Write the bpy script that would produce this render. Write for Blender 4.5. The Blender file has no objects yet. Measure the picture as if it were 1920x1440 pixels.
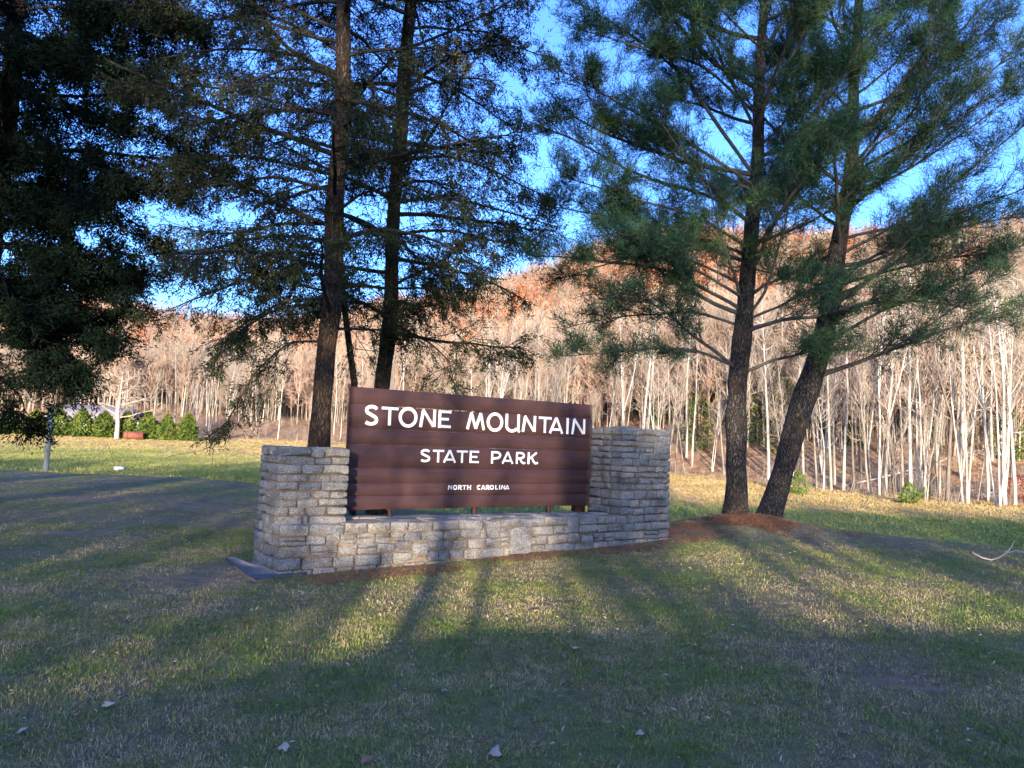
import bpy, math, random
import numpy as np
from mathutils import Matrix, Vector
from mathutils.geometry import tessellate_polygon

rng = np.random.default_rng(11)
random.seed(5)
SC = bpy.context.scene
COL = SC.collection

# ------------------------------------------------------------------ camera
PITCH, ROLL, FPX = math.radians(4.3), math.radians(2.2), 1442.0
CAM = np.array([0.0, 0.0, 1.6])
_F = np.array([0, math.cos(PITCH), math.sin(PITCH)])
_R0 = np.array([1.0, 0, 0]); _U0 = np.array([0, -math.sin(PITCH), math.cos(PITCH)])
_R = _R0 * math.cos(ROLL) + _U0 * math.sin(ROLL)
_U = _U0 * math.cos(ROLL) - _R0 * math.sin(ROLL)
cam_d = bpy.data.cameras.new('camera')
cam_d.sensor_width = 36; cam_d.lens = 36 * FPX / 1920
cam_d.clip_start = 0.05; cam_d.clip_end = 3000
cam = bpy.data.objects.new('camera', cam_d); COL.objects.link(cam)
cam.matrix_world = Matrix(((_R[0], _U[0], -_F[0], CAM[0]), (_R[1], _U[1], -_F[1], CAM[1]), (_R[2], _U[2], -_F[2], CAM[2]), (0, 0, 0, 1)))
SC.camera = cam

# ------------------------------------------------------------------ sky, sun, exposure
SUN_EL = math.radians(7.0)
TSUN = math.tan(SUN_EL)
world = bpy.data.worlds.new('World'); SC.world = world; world.use_nodes = True
wn = world.node_tree; wn.nodes.clear()
w_out = wn.nodes.new('ShaderNodeOutputWorld'); w_bg = wn.nodes.new('ShaderNodeBackground')
w_sky = wn.nodes.new('ShaderNodeTexSky'); w_sky.sky_type = 'NISHITA'; w_sky.sun_disc = False
w_sky.sun_elevation = SUN_EL; w_sky.sun_rotation = math.radians(180)
w_sky.altitude = 500; w_sky.air_density = 1.0; w_sky.dust_density = 3.2; w_sky.ozone_density = 4.5
w_hs = wn.nodes.new('ShaderNodeHueSaturation'); w_hs.inputs['Saturation'].default_value = 1.04; w_hs.inputs['Hue'].default_value = 0.519
wn.links.new(w_sky.outputs[0], w_hs.inputs['Color']); wn.links.new(w_hs.outputs[0], w_bg.inputs['Color'])
w_bg.inputs['Strength'].default_value = 0.15
wn.links.new(w_bg.outputs[0], w_out.inputs['Surface'])
sun_d = bpy.data.lights.new('sun', 'SUN'); sun_d.energy = 2.0; sun_d.angle = math.radians(0.5); sun_d.color = (1.0, 0.84, 0.64)
sun = bpy.data.objects.new('sun', sun_d); COL.objects.link(sun)
sun.rotation_euler = (math.radians(90) - SUN_EL, 0, 0); sun.location = (0, -40, 30)
SC.view_settings.view_transform = 'Standard'; SC.view_settings.look = 'None'
SC.view_settings.exposure = 2.85; SC.view_settings.gamma = 1.0; SC.view_settings.use_curve_mapping = False
SC.cycles.use_denoising = True
SC.cycles.max_bounces = 5; SC.cycles.diffuse_bounces = 3; SC.cycles.glossy_bounces = 2; SC.cycles.transparent_max_bounces = 4

# ------------------------------------------------------------------ numeric helpers
def ray(x, y): return _F + _R * (x - 960) / FPX - _U * (y - 720) / FPX
def atY(x, y, Y):
    d = ray(x, y); return CAM + d * (Y / d[1])
def sstep(t):
    t = np.clip(t, 0, 1); return t * t * (3 - 2 * t)
_lat = np.random.default_rng(3).random((256, 256))
def vnoise(x, y):
    x = np.asarray(x, float); y = np.asarray(y, float)
    xi = np.floor(x).astype(int); yi = np.floor(y).astype(int)
    fx = sstep(x - xi); fy = sstep(y - yi)
    a = _lat[xi % 256, yi % 256]; b = _lat[(xi + 1) % 256, yi % 256]
    c = _lat[xi % 256, (yi + 1) % 256]; d = _lat[(xi + 1) % 256, (yi + 1) % 256]
    return (a * (1 - fx) + b * fx) * (1 - fy) + (c * (1 - fx) + d * fx) * fy
def fbm(x, y, n=3):
    s = 0; a = .5
    for k in range(n):
        s = s + a * vnoise(x * 2 ** k + 17 * k, y * 2 ** k + 31 * k); a *= .5
    return s / (1 - .5 ** n)

# ------------------------------------------------------------------ terrain
def crest(x): return 12.7 + 8.5 * sstep((1.0 - x) / 11) - 1.7 * sstep((x - 4.6) / 3.6)
def edge(x): return np.interp(x, [-400, -80, -60, -30, -15, 0, 12, 24, 32, 60, 400], [150, 106, 105, 100, 92, 75, 60, 46, 42, 36, 10])
_ex = np.array([-900, 0, 200, 300, 480, 600, 700, 870, 960, 1050, 1150, 1300, 1500, 1700, 1920, 2800], float)
_ey = np.array([500, 560, 566, 588, 603, 592, 576, 552, 524, 488, 452, 418, 402, 395, 380, 360], float)
_eth = (_ex - 960) / FPX
_eel = (828 + (_ex - 960) * .0384 - _ey) / FPX
def field(x, y): return -1.2 + .03 * (np.minimum(y, 110) - 38) + .10 * (vnoise(x * .07, y * .07) - .5)
def shade_rise_top(x):   # unseen ground rise added to shade the foreground, standing in for a parked car
    return np.interp(x, [-40, -9, -5, -3.2, -2.4, -1.3, -.8, -.2, .7, 2.2, 3.5, 6, 40], [.15, .2, .42, .46, .52, .66, .74, .83, .85, .87, .93, .9, .8])
def zt(x, y):
    x = np.asarray(x, float); y = np.asarray(y, float)
    m = .036 * (np.minimum(y, 13) - 4) + .008 * np.clip(x, -12, 12) + .006 * np.clip(y - 13, 0, 12)
    m = m + .05 * (vnoise(x * .6 + 5, y * .6) - .5) * sstep((y - 3) / 3) + .02 * (vnoise(x * 2.3, y * 2.3) - .5)
    m = m + .20 * np.exp(-((x - 4.0) ** 2 + (y - 12.9) ** 2 * .8) / 1.1)          # needle mound of the pine pair
    bt = shade_rise_top(x) + TSUN * 6.0
    m = np.where(y < 0, m * sstep((y + 9) / 9) , m)
    m = m + (bt - m) * sstep((-1.6 - y) / 4.0) * (y < -1.6)
    m = np.where(y < -8.5, m - (m - .2) * sstep((-8.5 - y) / 6), m)
    f = field(x, y)
    ed = edge(x)
    z = m + (f - m) * sstep((y - crest(x)) / 6.5)
    d = np.clip(y - ed, 0, None)
    r = np.hypot(x, y)
    el = np.interp(x / np.maximum(y, 1), _eth, _eel)
    zr = 1.6 + y * el - 11 - 7 * sstep((x / np.maximum(y, 1) - .1) / .3)
    t = np.clip(d / 190, 0, 1)
    up = np.power(t, 1.04)
    z = z + np.maximum(zr - z, 0) * up - np.clip(d - 200, 0, 400) * .15
    z = z + (vnoise(x * .05, y * .05) - .5) * 5 * sstep(d / 60) + 2.6 * sstep((d - 1) / 24)
    return z
def ground_at(px, py, y0=2.5, y1=260.0):
    d = ray(px, py); ys = np.geomspace(y0, y1, 1500)
    P = CAM[None] + d[None] * (ys / d[1])[:, None]
    k = np.nonzero(P[:, 2] < zt(P[:, 0], P[:, 1]))[0]
    return P[k[0]] if len(k) else P[-1]

# ------------------------------------------------------------------ mesh + object helpers
def mesh_np(name, V, Q=None, T=None, mat=None, smooth=False, attrs=None):
    V = np.asarray(V, np.float32).reshape(-1, 3)
    me = bpy.data.meshes.new(name)
    me.vertices.add(len(V)); me.vertices.foreach_set('co', V.ravel())
    parts = []; sizes = []
    if Q is not None and len(Q): parts.append(np.asarray(Q, np.int32).ravel()); sizes.append(np.full(len(Q), 4, np.int32))
    if T is not None and len(T): parts.append(np.asarray(T, np.int32).ravel()); sizes.append(np.full(len(T), 3, np.int32))
    if parts:
        li = np.concatenate(parts); sz = np.concatenate(sizes)
        me.loops.add(len(li)); me.loops.foreach_set('vertex_index', li)
        me.polygons.add(len(sz)); st = np.concatenate([[0], np.cumsum(sz)[:-1]]).astype(np.int32)
        me.polygons.foreach_set('loop_start', st)
        try: me.polygons.foreach_set('loop_total', sz)
        except Exception: pass
        if smooth: me.polygons.foreach_set('use_smooth', np.ones(len(sz), bool))
    for k, a in (attrs or {}).items():
        at = me.attributes.new(k, 'FLOAT', 'POINT'); at.data.foreach_set('value', np.asarray(a, np.float32))
    me.update(calc_edges=True); me.validate()
    if mat: me.materials.append(mat)
    return me
def link(name, me, parent=None, loc=None):
    o = bpy.data.objects.new(name, me); COL.objects.link(o)
    if parent: o.parent = parent
    if loc is not None: o.location = loc
    return o
def tag(o, label=None, cat=None, group=None, kind=None):
    if label: o['label'] = label
    if cat: o['category'] = cat
    if group: o['group'] = group
    if kind: o['kind'] = kind
    return o
def empty(name, loc, label, cat, group=None):
    o = bpy.data.objects.new(name, None); COL.objects.link(o); o.location = [float(v) for v in loc]; o.empty_display_size = .2
    return tag(o, label, cat, group)
class Acc:
    """collects numpy pieces into one mesh; coordinates made relative to an origin"""
    def __init__(s): s.V = []; s.Q = []; s.T = []; s.n = 0
    def add(s, V, Q=None, T=None):
        V = np.asarray(V, float).reshape(-1, 3)
        if Q is not None and len(Q): s.Q.append(np.asarray(Q) + s.n)
        if T is not None and len(T): s.T.append(np.asarray(T) + s.n)
        s.V.append(V); s.n += len(V)
    def build(s, name, mat, parent=None, origin=(0, 0, 0), smooth=False):
        V = np.concatenate(s.V) - np.asarray(origin, float)
        Q = np.concatenate(s.Q) if s.Q else None; T = np.concatenate(s.T) if s.T else None
        return link(name, mesh_np(name, V, Q, T, mat, smooth), parent)
def box(c, s):
    x, y, z = np.array(s) / 2
    V = np.array([[-x, -y, -z], [x, -y, -z], [x, y, -z], [-x, y, -z], [-x, -y, z], [x, -y, z], [x, y, z], [-x, y, z]]) + np.array(c)
    return V, np.array([[0, 3, 2, 1], [4, 5, 6, 7], [0, 1, 5, 4], [1, 2, 6, 5], [2, 3, 7, 6], [3, 0, 4, 7]])
def tubes(P, Rad, k=5, cap=True, rough=0.0):
    """P (N,S,3), Rad (N,S): batch of tapered tubes"""
    P = np.asarray(P, float); Rad = np.asarray(Rad, float)
    N, S, _ = P.shape
    T = np.gradient(P, axis=1); T /= np.linalg.norm(T, axis=2, keepdims=True) + 1e-9
    D = P[:, -1] - P[:, 0]; D /= np.linalg.norm(D, axis=1, keepdims=True) + 1e-9
    ref = np.where(np.abs(D[:, 2:3]) > .8, np.array([[1.0, .13, 0]]), np.array([[0, 0.1, 1.0]]))[:, None, :]
    A = np.cross(T, ref); A /= np.linalg.norm(A, axis=2, keepdims=True) + 1e-9
    B = np.cross(T, A)
    a = np.arange(k) * 2 * np.pi / k
    rr = Rad[:, :, None] * (1 + (rough * (rng.random((N, S, k)) - .5) if rough else 0))
    V = P[:, :, None, :] + rr[..., None] * (np.cos(a)[None, None, :, None] * A[:, :, None, :] + np.sin(a)[None, None, :, None] * B[:, :, None, :])
    V = V.reshape(-1, 3)
    n = np.arange(N)[:, None, None] * S * k; s = np.arange(S - 1)[None, :, None] * k; j = np.arange(k)[None, None, :]
    j2 = (j + 1) % k
    Q = np.stack([n + s + j, n + s + j2, n + s + k + j2, n + s + k + j], -1).reshape(-1, 4)
    T3 = None
    if cap and k >= 3:
        e = np.arange(N)[:, None] * S * k + (S - 1) * k
        T3 = np.concatenate([np.stack([e[:, 0], e[:, 0] + i, e[:, 0] + i + 1], -1) for i in range(1, k - 1)])
    return V, Q, T3
def unit(v): return v / (np.linalg.norm(v, axis=-1, keepdims=True) + 1e-9)
def grow(start, d, L, S, lift=0.0, wob=.12):
    """batch of curved branch centre lines"""
    N = len(start); P = np.zeros((N, S, 3)); P[:, 0] = start; d = unit(np.array(d, float))
    st = (np.asarray(L) / (S - 1))[:, None]
    lift = np.broadcast_to(np.asarray(lift, float), (N,))
    for i in range(1, S):
        d = unit(d + rng.normal(0, wob, (N, 3)) + np.array([0, 0, 1.0]) * lift[:, None] / (S - 1))
        P[:, i] = P[:, i - 1] + d * st
    return P
def along(P, t):
    """points and tangents on polylines P (N,S,3) at t (N,M) in 0..1"""
    N, S, _ = P.shape
    f = np.clip(t, 0, .9999) * (S - 1); i = f.astype(int); u = (f - i)[..., None]
    r = np.arange(N)[:, None]
    a = P[r, i]; b = P[r, i + 1]
    return a * (1 - u) + b * u, unit(b - a)

# ------------------------------------------------------------------ materials
def newmat(name, rough=.85):
    m = bpy.data.materials.new(name); m.use_nodes = True
    nt = m.node_tree; b = nt.nodes['Principled BSDF']; b.inputs['Roughness'].default_value = rough
    b.inputs['Specular IOR Level'].default_value = .25
    return m, nt, b
def nd(nt, t, **kw):
    n = nt.nodes.new(t)
    for k, v in kw.items(): setattr(n, k, v)
    return n
def noise(nt, scale, detail=4, vec=None, rough=.6, obj=False):
    n = nd(nt, 'ShaderNodeTexNoise'); n.inputs['Scale'].default_value = scale; n.inputs['Detail'].default_value = detail; n.inputs['Roughness'].default_value = rough
    if vec is None:
        g = nd(nt, 'ShaderNodeTexCoord' if obj else 'ShaderNodeNewGeometry'); vec = g.outputs['Object' if obj else 'Position']
    nt.links.new(vec, n.inputs['Vector']); return n.outputs['Fac']
def ramp(nt, fac, stops):
    r = nd(nt, 'ShaderNodeValToRGB'); el = r.color_ramp.elements
    while len(el) < len(stops): el.new(.5)
    for e, (p, c) in zip(el, stops):
        e.position = p; e.color = (*c, 1) if len(c) == 3 else c
    nt.links.new(fac, r.inputs['Fac']); return r.outputs['Color']
def mixc(nt, fac, a, b, mode='MIX'):
    m = nd(nt, 'ShaderNodeMix', data_type='RGBA', blend_type=mode)
    for s, v in ((m.inputs[0], fac), (m.inputs[6], a), (m.inputs[7], b)):
        if isinstance(v, (int, float)): s.default_value = v
        elif isinstance(v, tuple): s.default_value = (*v, 1)
        else: nt.links.new(v, s)
    return m.outputs[2]
def mul(nt, a, b, op='MULTIPLY'):
    m = nd(nt, 'ShaderNodeMath', operation=op)
    for s, v in ((m.inputs[0], a), (m.inputs[1], b)):
        if isinstance(v, (int, float)): s.default_value = v
        else: nt.links.new(v, s)
    return m.outputs[0]
def bump(nt, b, h, strength=.4, dist=.02):
    n = nd(nt, 'ShaderNodeBump'); n.inputs['Strength'].default_value = strength; n.inputs['Distance'].default_value = dist
    nt.links.new(h, n.inputs['Height']); nt.links.new(n.outputs[0], b.inputs['Normal'])
def attr(nt, name):
    a = nd(nt, 'ShaderNodeAttribute', attribute_name=name); return a.outputs['Fac']
def obj_random(nt): return nd(nt, 'ShaderNodeObjectInfo').outputs['Random']
def stretched(nt, s, obj=False):
    g = nd(nt, 'ShaderNodeTexCoord' if obj else 'ShaderNodeNewGeometry'); m = nd(nt, 'ShaderNodeMapping'); m.inputs['Scale'].default_value = s
    nt.links.new(g.outputs['Object' if obj else 'Position'], m.inputs['Vector']); return m.outputs[0]
def simple(name, col, rough=.8, var=.25, scale=6.0, bstr=0.0):
    m, nt, b = newmat(name, rough)
    f = noise(nt, scale, 5)
    c = ramp(nt, f, [(.25, tuple(v * (1 - var) for v in col)), (.75, tuple(min(1, v * (1 + var)) for v in col))])
    nt.links.new(c, b.inputs['Base Color'])
    if bstr: bump(nt, b, f, bstr, .01)
    return m

def m_lawn():
    m, nt, b = newmat('lawn_ground', .95)
    g1 = noise(nt, .55, 5); g2 = noise(nt, 9, 6); g3 = noise(nt, 60, 4)
    green = ramp(nt, g2, [(.3, (.08, .10, .03)), (.55, (.14, .15, .045)), (.8, (.21, .185, .07))])
    dry = ramp(nt, g2, [(.3, (.10, .075, .045)), (.7, (.21, .16, .095))])
    c = mixc(nt, ramp(nt, g1, [(.38, (0, 0, 0)), (.60, (1, 1, 1))]), green, dry)
    dirt = ramp(nt, g2, [(.3, (.14, .088, .055)), (.7, (.28, .19, .125))])
    c = mixc(nt, attr(nt, 'dirt'), c, dirt)
    straw = ramp(nt, g3, [(.3, (.11, .055, .028)), (.7, (.25, .13, .065))])
    c = mixc(nt, attr(nt, 'needle'), c, straw)
    nt.links.new(c, b.inputs['Base Color'])
    bump(nt, b, mul(nt, g2, g3, 'ADD'), .7, .03); return m
def m_meadow():
    m, nt, b = newmat('meadow_ground', .95)
    g1 = noise(nt, .25, 5); g2 = noise(nt, 4, 5)
    green = ramp(nt, g2, [(.3, (.10, .16, .04)), (.7, (.20, .24, .065))])
    straw = ramp(nt, g2, [(.3, (.20, .14, .06)), (.7, (.42, .30, .13))])
    f = mul(nt, attr(nt, 'straw'), mul(nt, g1, .6, 'SUBTRACT'), 'ADD')
    c = mixc(nt, ramp(nt, f, [(.3, (0, 0, 0)), (.55, (1, 1, 1))]), green, straw)
    nt.links.new(c, b.inputs['Base Color']); bump(nt, b, g2, 1, .2); return m
def m_hill():
    m, nt, b = newmat('hillside_leaf_litter', .95)
    g1 = noise(nt, .06, 5); g2 = noise(nt, 1.2, 6)
    c = ramp(nt, g2, [(.3, (.17, .085, .04)), (.55, (.33, .19, .095)), (.75, (.45, .30, .16))])
    c = mixc(nt, ramp(nt, g1, [(.45, (0, 0, 0)), (.65, (.5, .5, .5))]), c, (.20, .16, .12))
    nt.links.new(c, b.inputs['Base Color']); bump(nt, b, g2, 1, .4); return m
def m_stone():
    m, nt, b = newmat('weathered_granite', .9)
    r = obj_random(nt); n1 = noise(nt, 14, 6); n2 = noise(nt, 90, 4); n3 = noise(nt, 4.2, 5)
    base = ramp(nt, n2, [(.34, (.09, .088, .082)), (.5, (.26, .25, .232)), (.66, (.44, .425, .39))])
    tint = ramp(nt, r, [(0, (.66, .67, .70)), (.3, (.88, .86, .84)), (.62, (1.0, .95, .88)), (.85, (.90, .82, .72)), (1, (.70, .70, .71))])
    c = mixc(nt, 1.0, base, tint, 'MULTIPLY')
    c = mixc(nt, ramp(nt, n1, [(.45, (0, 0, 0)), (.7, (.75, .75, .75))]), c, mixc(nt, 1.0, c, (.55, .58, .62), 'MULTIPLY'))
    c = mixc(nt, ramp(nt, n3, [(.52, (0, 0, 0)), (.72, (.8, .8, .8))]), c, mixc(nt, 1.0, c, (.30, .30, .31), 'MULTIPLY'))
    nt.links.new(c, b.inputs['Base Color']); bump(nt, b, mul(nt, n1, n2, 'ADD'), .9, .016); return m
def m_wood():
    m, nt, b = newmat('brown_stained_board', .6)
    oi = nd(nt, 'ShaderNodeObjectInfo')
    v = nd(nt, 'ShaderNodeTexCoord'); mp = nd(nt, 'ShaderNodeMapping'); mp.inputs['Scale'].default_value = (.7, 20, 95)
    nt.links.new(v.outputs['Object'], mp.inputs['Vector'])
    ad = nd(nt, 'ShaderNodeVectorMath', operation='ADD'); nt.links.new(mp.outputs[0], ad.inputs[0]); nt.links.new(oi.outputs['Location'], ad.inputs[1])
    n1 = noise(nt, 1.6, 6, ad.outputs[0]); n2 = noise(nt, 2.2, 4)
    c = ramp(nt, n1, [(.3, (.034, .0155, .015)), (.5, (.043, .020, .019)), (.72, (.056, .027, .025))])
    c = mixc(nt, ramp(nt, oi.outputs['Random'], [(0, (.02, .02, .02)), (1, (0, 0, 0))]), c, (.05, .024, .02))
    c = mixc(nt, ramp(nt, n2, [(.5, (0, 0, 0)), (.75, (.45, .45, .45))]), c, (.085, .044, .035))
    nt.links.new(c, b.inputs['Base Color']); bump(nt, b, n1, .12, .003); return m
def m_bark(name, dark, light, zs=.35, warm=None):
    m, nt, b = newmat(name, .95)
    v = stretched(nt, (1, 1, zs)); n1 = noise(nt, 22, 6, v); n2 = noise(nt, 3, 4)
    vo = nd(nt, 'ShaderNodeTexVoronoi', feature='DISTANCE_TO_EDGE'); vo.inputs['Scale'].default_value = 26
    dn = nd(nt, 'ShaderNodeTexNoise'); dn.inputs['Scale'].default_value = 9; dn.inputs['Detail'].default_value = 4; nt.links.new(v, dn.inputs['Vector'])
    va = nd(nt, 'ShaderNodeVectorMath', operation='MULTIPLY_ADD'); va.inputs[1].default_value = (.16, .16, .16); nt.links.new(dn.outputs['Color'], va.inputs[0]); nt.links.new(v, va.inputs[2])
    nt.links.new(va.outputs[0], vo.inputs['Vector'])
    c = ramp(nt, n1, [(.3, dark), (.7, light)])
    c = mixc(nt, ramp(nt, vo.outputs['Distance'], [(.0, (1, 1, 1)), (.18, (0, 0, 0))]), c, tuple(x * .35 for x in dark))
    if warm: c = mixc(nt, ramp(nt, n2, [(.5, (0, 0, 0)), (.7, (.8, .8, .8))]), c, warm)
    nt.links.new(c, b.inputs['Base Color'])
    h = mul(nt, ramp(nt, vo.outputs['Distance'], [(0, (0, 0, 0)), (.25, (1, 1, 1))]), n1, 'ADD'); bump(nt, b, h, 1.0, .03); return m
def m_pale_bark():
    m, nt, b = newmat('pale_smooth_bark', .9)
    v = stretched(nt, (1, 1, .25)); n1 = noise(nt, 5, 5, v); r = obj_random(nt)
    c = ramp(nt, n1, [(.3, (.20, .18, .155)), (.5, (.38, .35, .31)), (.72, (.52, .49, .44))])
    c = mixc(nt, 1.0, c, ramp(nt, r, [(0, (.30, .26, .23)), (.35, (.58, .53, .49)), (.65, (.90, .88, .85)), (1, (1.1, 1.1, 1.1))]), 'MULTIPLY')
    nt.links.new(c, b.inputs['Base Color']); return m
def m_leaf(name, stops, scale=.9, rough=.7):
    m, nt, b = newmat(name, rough)
    f = mul(nt, mul(nt, noise(nt, scale, 3), .7), mul(nt, noise(nt, scale * 14, 2), .3), 'ADD')
    nt.links.new(ramp(nt, f, stops), b.inputs['Base Color'])
    b.inputs['Specular IOR Level'].default_value = .02
    return m
def m_blade():
    m, nt, b = newmat('grass_blade', .75)
    g1 = noise(nt, .9, 6); r = obj_random(nt); g2 = noise(nt, 2.6, 3)
    f = mul(nt, mul(nt, g1, 1.05), mul(nt, mul(nt, r, .34), mul(nt, g2, .38), 'ADD'), 'ADD')
    f = mul(nt, f, .335, 'SUBTRACT')
    c = ramp(nt, f, [(.30, (.095, .165, .030)), (.45, (.160, .220, .044)), (.56, (.25, .245, .070)), (.67, (.37, .28, .14)), (.82, (.50, .40, .24))])
    nt.links.new(c, b.inputs['Base Color']); b.inputs['Specular IOR Level'].default_value = .05; return m
M = {}
M['lawn'] = m_lawn(); M['meadow'] = m_meadow(); M['hill'] = m_hill(); M['stone'] = m_stone(); M['wood'] = m_wood(); M['blade'] = m_blade()
M['mortar'] = simple('tan_lime_mortar', (.18, .135, .095), .95, .45, 22, .5)
M['white'] = simple('white_letter_paint', (.80, .80, .79), .5, .06, 20)
M['steel'] = simple('brown_post_steel', (.07, .035, .024), .6, .3, 20)
M['pine_bark'] = m_bark('pine_bark', (.022, .019, .017), (.105, .092, .08), .4, (.085, .052, .036))
M['dark_bark'] = m_bark('dark_conifer_bark', (.022, .016, .013), (.085, .06, .045), .3, (.12, .065, .038))
M['twig'] = simple('dark_twig_bark', (.028, .023, .020), .9, .35, 9)
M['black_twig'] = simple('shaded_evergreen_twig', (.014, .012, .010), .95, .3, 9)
M['pine_twig'] = simple('pine_limb_bark', (.075, .066, .058), .9, .35, 9)
M['pale'] = m_pale_bark()
M['pale_twig'] = simple('pale_bare_twigs', (.34, .275, .22), .9, .3, 3)
M['pine_needle'] = m_leaf('white_pine_needles', [(.25, (.020, .055, .030)), (.5, (.034, .078, .040)), (.7, (.085, .115, .034))])
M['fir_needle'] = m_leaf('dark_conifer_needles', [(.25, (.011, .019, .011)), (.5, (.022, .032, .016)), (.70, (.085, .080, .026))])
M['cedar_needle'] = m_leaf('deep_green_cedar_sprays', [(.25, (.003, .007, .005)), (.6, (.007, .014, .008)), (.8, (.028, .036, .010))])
M['shrub'] = m_leaf('sunlit_evergreen_shrub', [(.3, (.03, .055, .012)), (.5, (.07, .10, .02)), (.68, (.16, .17, .04))])
M['straw'] = m_leaf('dry_straw_blades', [(.3, (.22, .145, .06)), (.5, (.36, .255, .11)), (.7, (.48, .36, .18))], .5)
M['green_field'] = m_leaf('mown_field_blades', [(.35, (.12, .165, .05)), (.5, (.22, .24, .07)), (.66, (.38, .32, .11))], .12)
M['needle_straw'] = simple('fallen_pine_needles', (.32, .155, .075), .9, .45, 25)
M['concrete'] = simple('old_concrete', (.20, .185, .17), .9, .3, 8, .4)
M['rust'] = simple('rust_red_metal', (.16, .055, .036), .8, .3, 3)
M['post'] = simple('grey_green_post', (.20, .22, .195), .8, .25, 6)
M['white_box'] = simple('white_painted_metal', (.7, .7, .68), .5, .05, 5)

# ------------------------------------------------------------------ terrain meshes
xs = np.concatenate([-np.geomspace(700, 9.2, 60), np.arange(-9, 9.01, .12), np.geomspace(9.2, 500, 50)])
def sheet(name, rows, mat, attrs=None):
    """rows(x) -> (R,) y rows for each column"""
    Y = np.stack([rows(x) for x in xs], 1); X = np.broadcast_to(xs, Y.shape); Z = zt(X, Y)
    V = np.stack([X, Y, Z], -1).reshape(-1, 3); nr, nc = X.shape
    i = np.arange(nr - 1)[:, None] * nc + np.arange(nc - 1)[None]
    Q = np.stack([i, i + 1, i + nc + 1, i + nc], -1).reshape(-1, 4)
    A = {k: f(V[:, 0], V[:, 1]) for k, f in (attrs or {}).items()}
    o = link(name, mesh_np(name, V, Q, None, mat, True, A)); o['kind'] = 'structure'; return o
SIGN_A = np.array([-1.904, 9.069]); SE = np.array([math.cos(math.radians(34.6)), math.sin(math.radians(34.6))]); SN = np.array([SE[1], -SE[0]])
def uv_of(x, y):
    dx = np.asarray(x) - SIGN_A[0]; dy = np.asarray(y) - SIGN_A[1]
    return dx * SE[0] + dy * SE[1], dx * SN[0] + dy * SN[1]
def a_needle(x, y):
    u, v = uv_of(x, y)
    nz = fbm(x * 2.2, y * 2.2)
    wall = sstep((.62 + .55 * nz - np.abs(v - .62) * 1.6) / .3) * sstep((u + .9) / .4) * sstep((6.2 - u) / 1.0) * np.clip(nz * 1.9 - .15, 0, 1)
    d = np.hypot((x - 4.0) * .75, (y - 12.7)); pine = sstep((1.12 + 1.9 * (nz - .5) + .8 * (fbm(x * 7, y * 7) - .5) - d) / .6)
    return np.clip(np.maximum(wall, pine), 0, 1)
DIRT = [(ground_at(360, 1090), .95, .5), (ground_at(230, 935), 2.0, .7), (ground_at(430, 1065), .45, .3), (ground_at(1660, 1285), .30, .12), (ground_at(140, 1000), 1.0, .22), (ground_at(60, 930), 1.6, .6), (ground_at(420, 950), 1.0, .4)]
def a_dirt(x, y):
    nz = .55 * fbm(x * 1.7 + 9, y * 1.7) + .45 * fbm(x * 6, y * 8 + 3); s = 0 * nz
    for p, a, bb in DIRT:
        s = np.maximum(s, sstep((1.15 + 3.0 * (nz - .5) - np.hypot((x - p[0]) / a, (y - p[1]) / bb)) / .8))
    return s * .9
def a_straw(x, y):
    b = np.interp(x, [-60, -30, -15, 0, 8, 25, 60], [63, 60, 56, 45, 38.0, 36.2, 34])
    w = np.interp(x, [-60, -15, 3, 10], [22, 18, 7, 2.5])
    return np.clip(.5 + (y - b) / w + .35 * (vnoise(x * .25, y * .25) - .5), 0, 1)
s1 = np.concatenate([np.linspace(0, .18, 40), np.linspace(.18, 1, 150)[1:]])
sheet('lawn', lambda x: -14 + (crest(x) + 2.0 + 14) * np.concatenate([np.linspace(0, .5, 60), np.linspace(.5, 1, 130)[1:]]), M['lawn'], {'needle': a_needle, 'dirt': a_dirt})
sheet('meadow', lambda x: crest(x) + 2.0 + (edge(x) - crest(x) - 2.0) * np.linspace(0, 1, 60), M['meadow'], {'straw': a_straw})
sheet('hillside', lambda x: edge(x) + np.concatenate([np.linspace(0, 220, 70), np.geomspace(240, 1600, 14)]), M['hill'])
sheet('road_verge', lambda x: -14 - np.geomspace(.01, 900, 40)[::-1] + .01, M['lawn'], {'needle': lambda x, y: x * 0, 'dirt': lambda x, y: x * 0})

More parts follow.
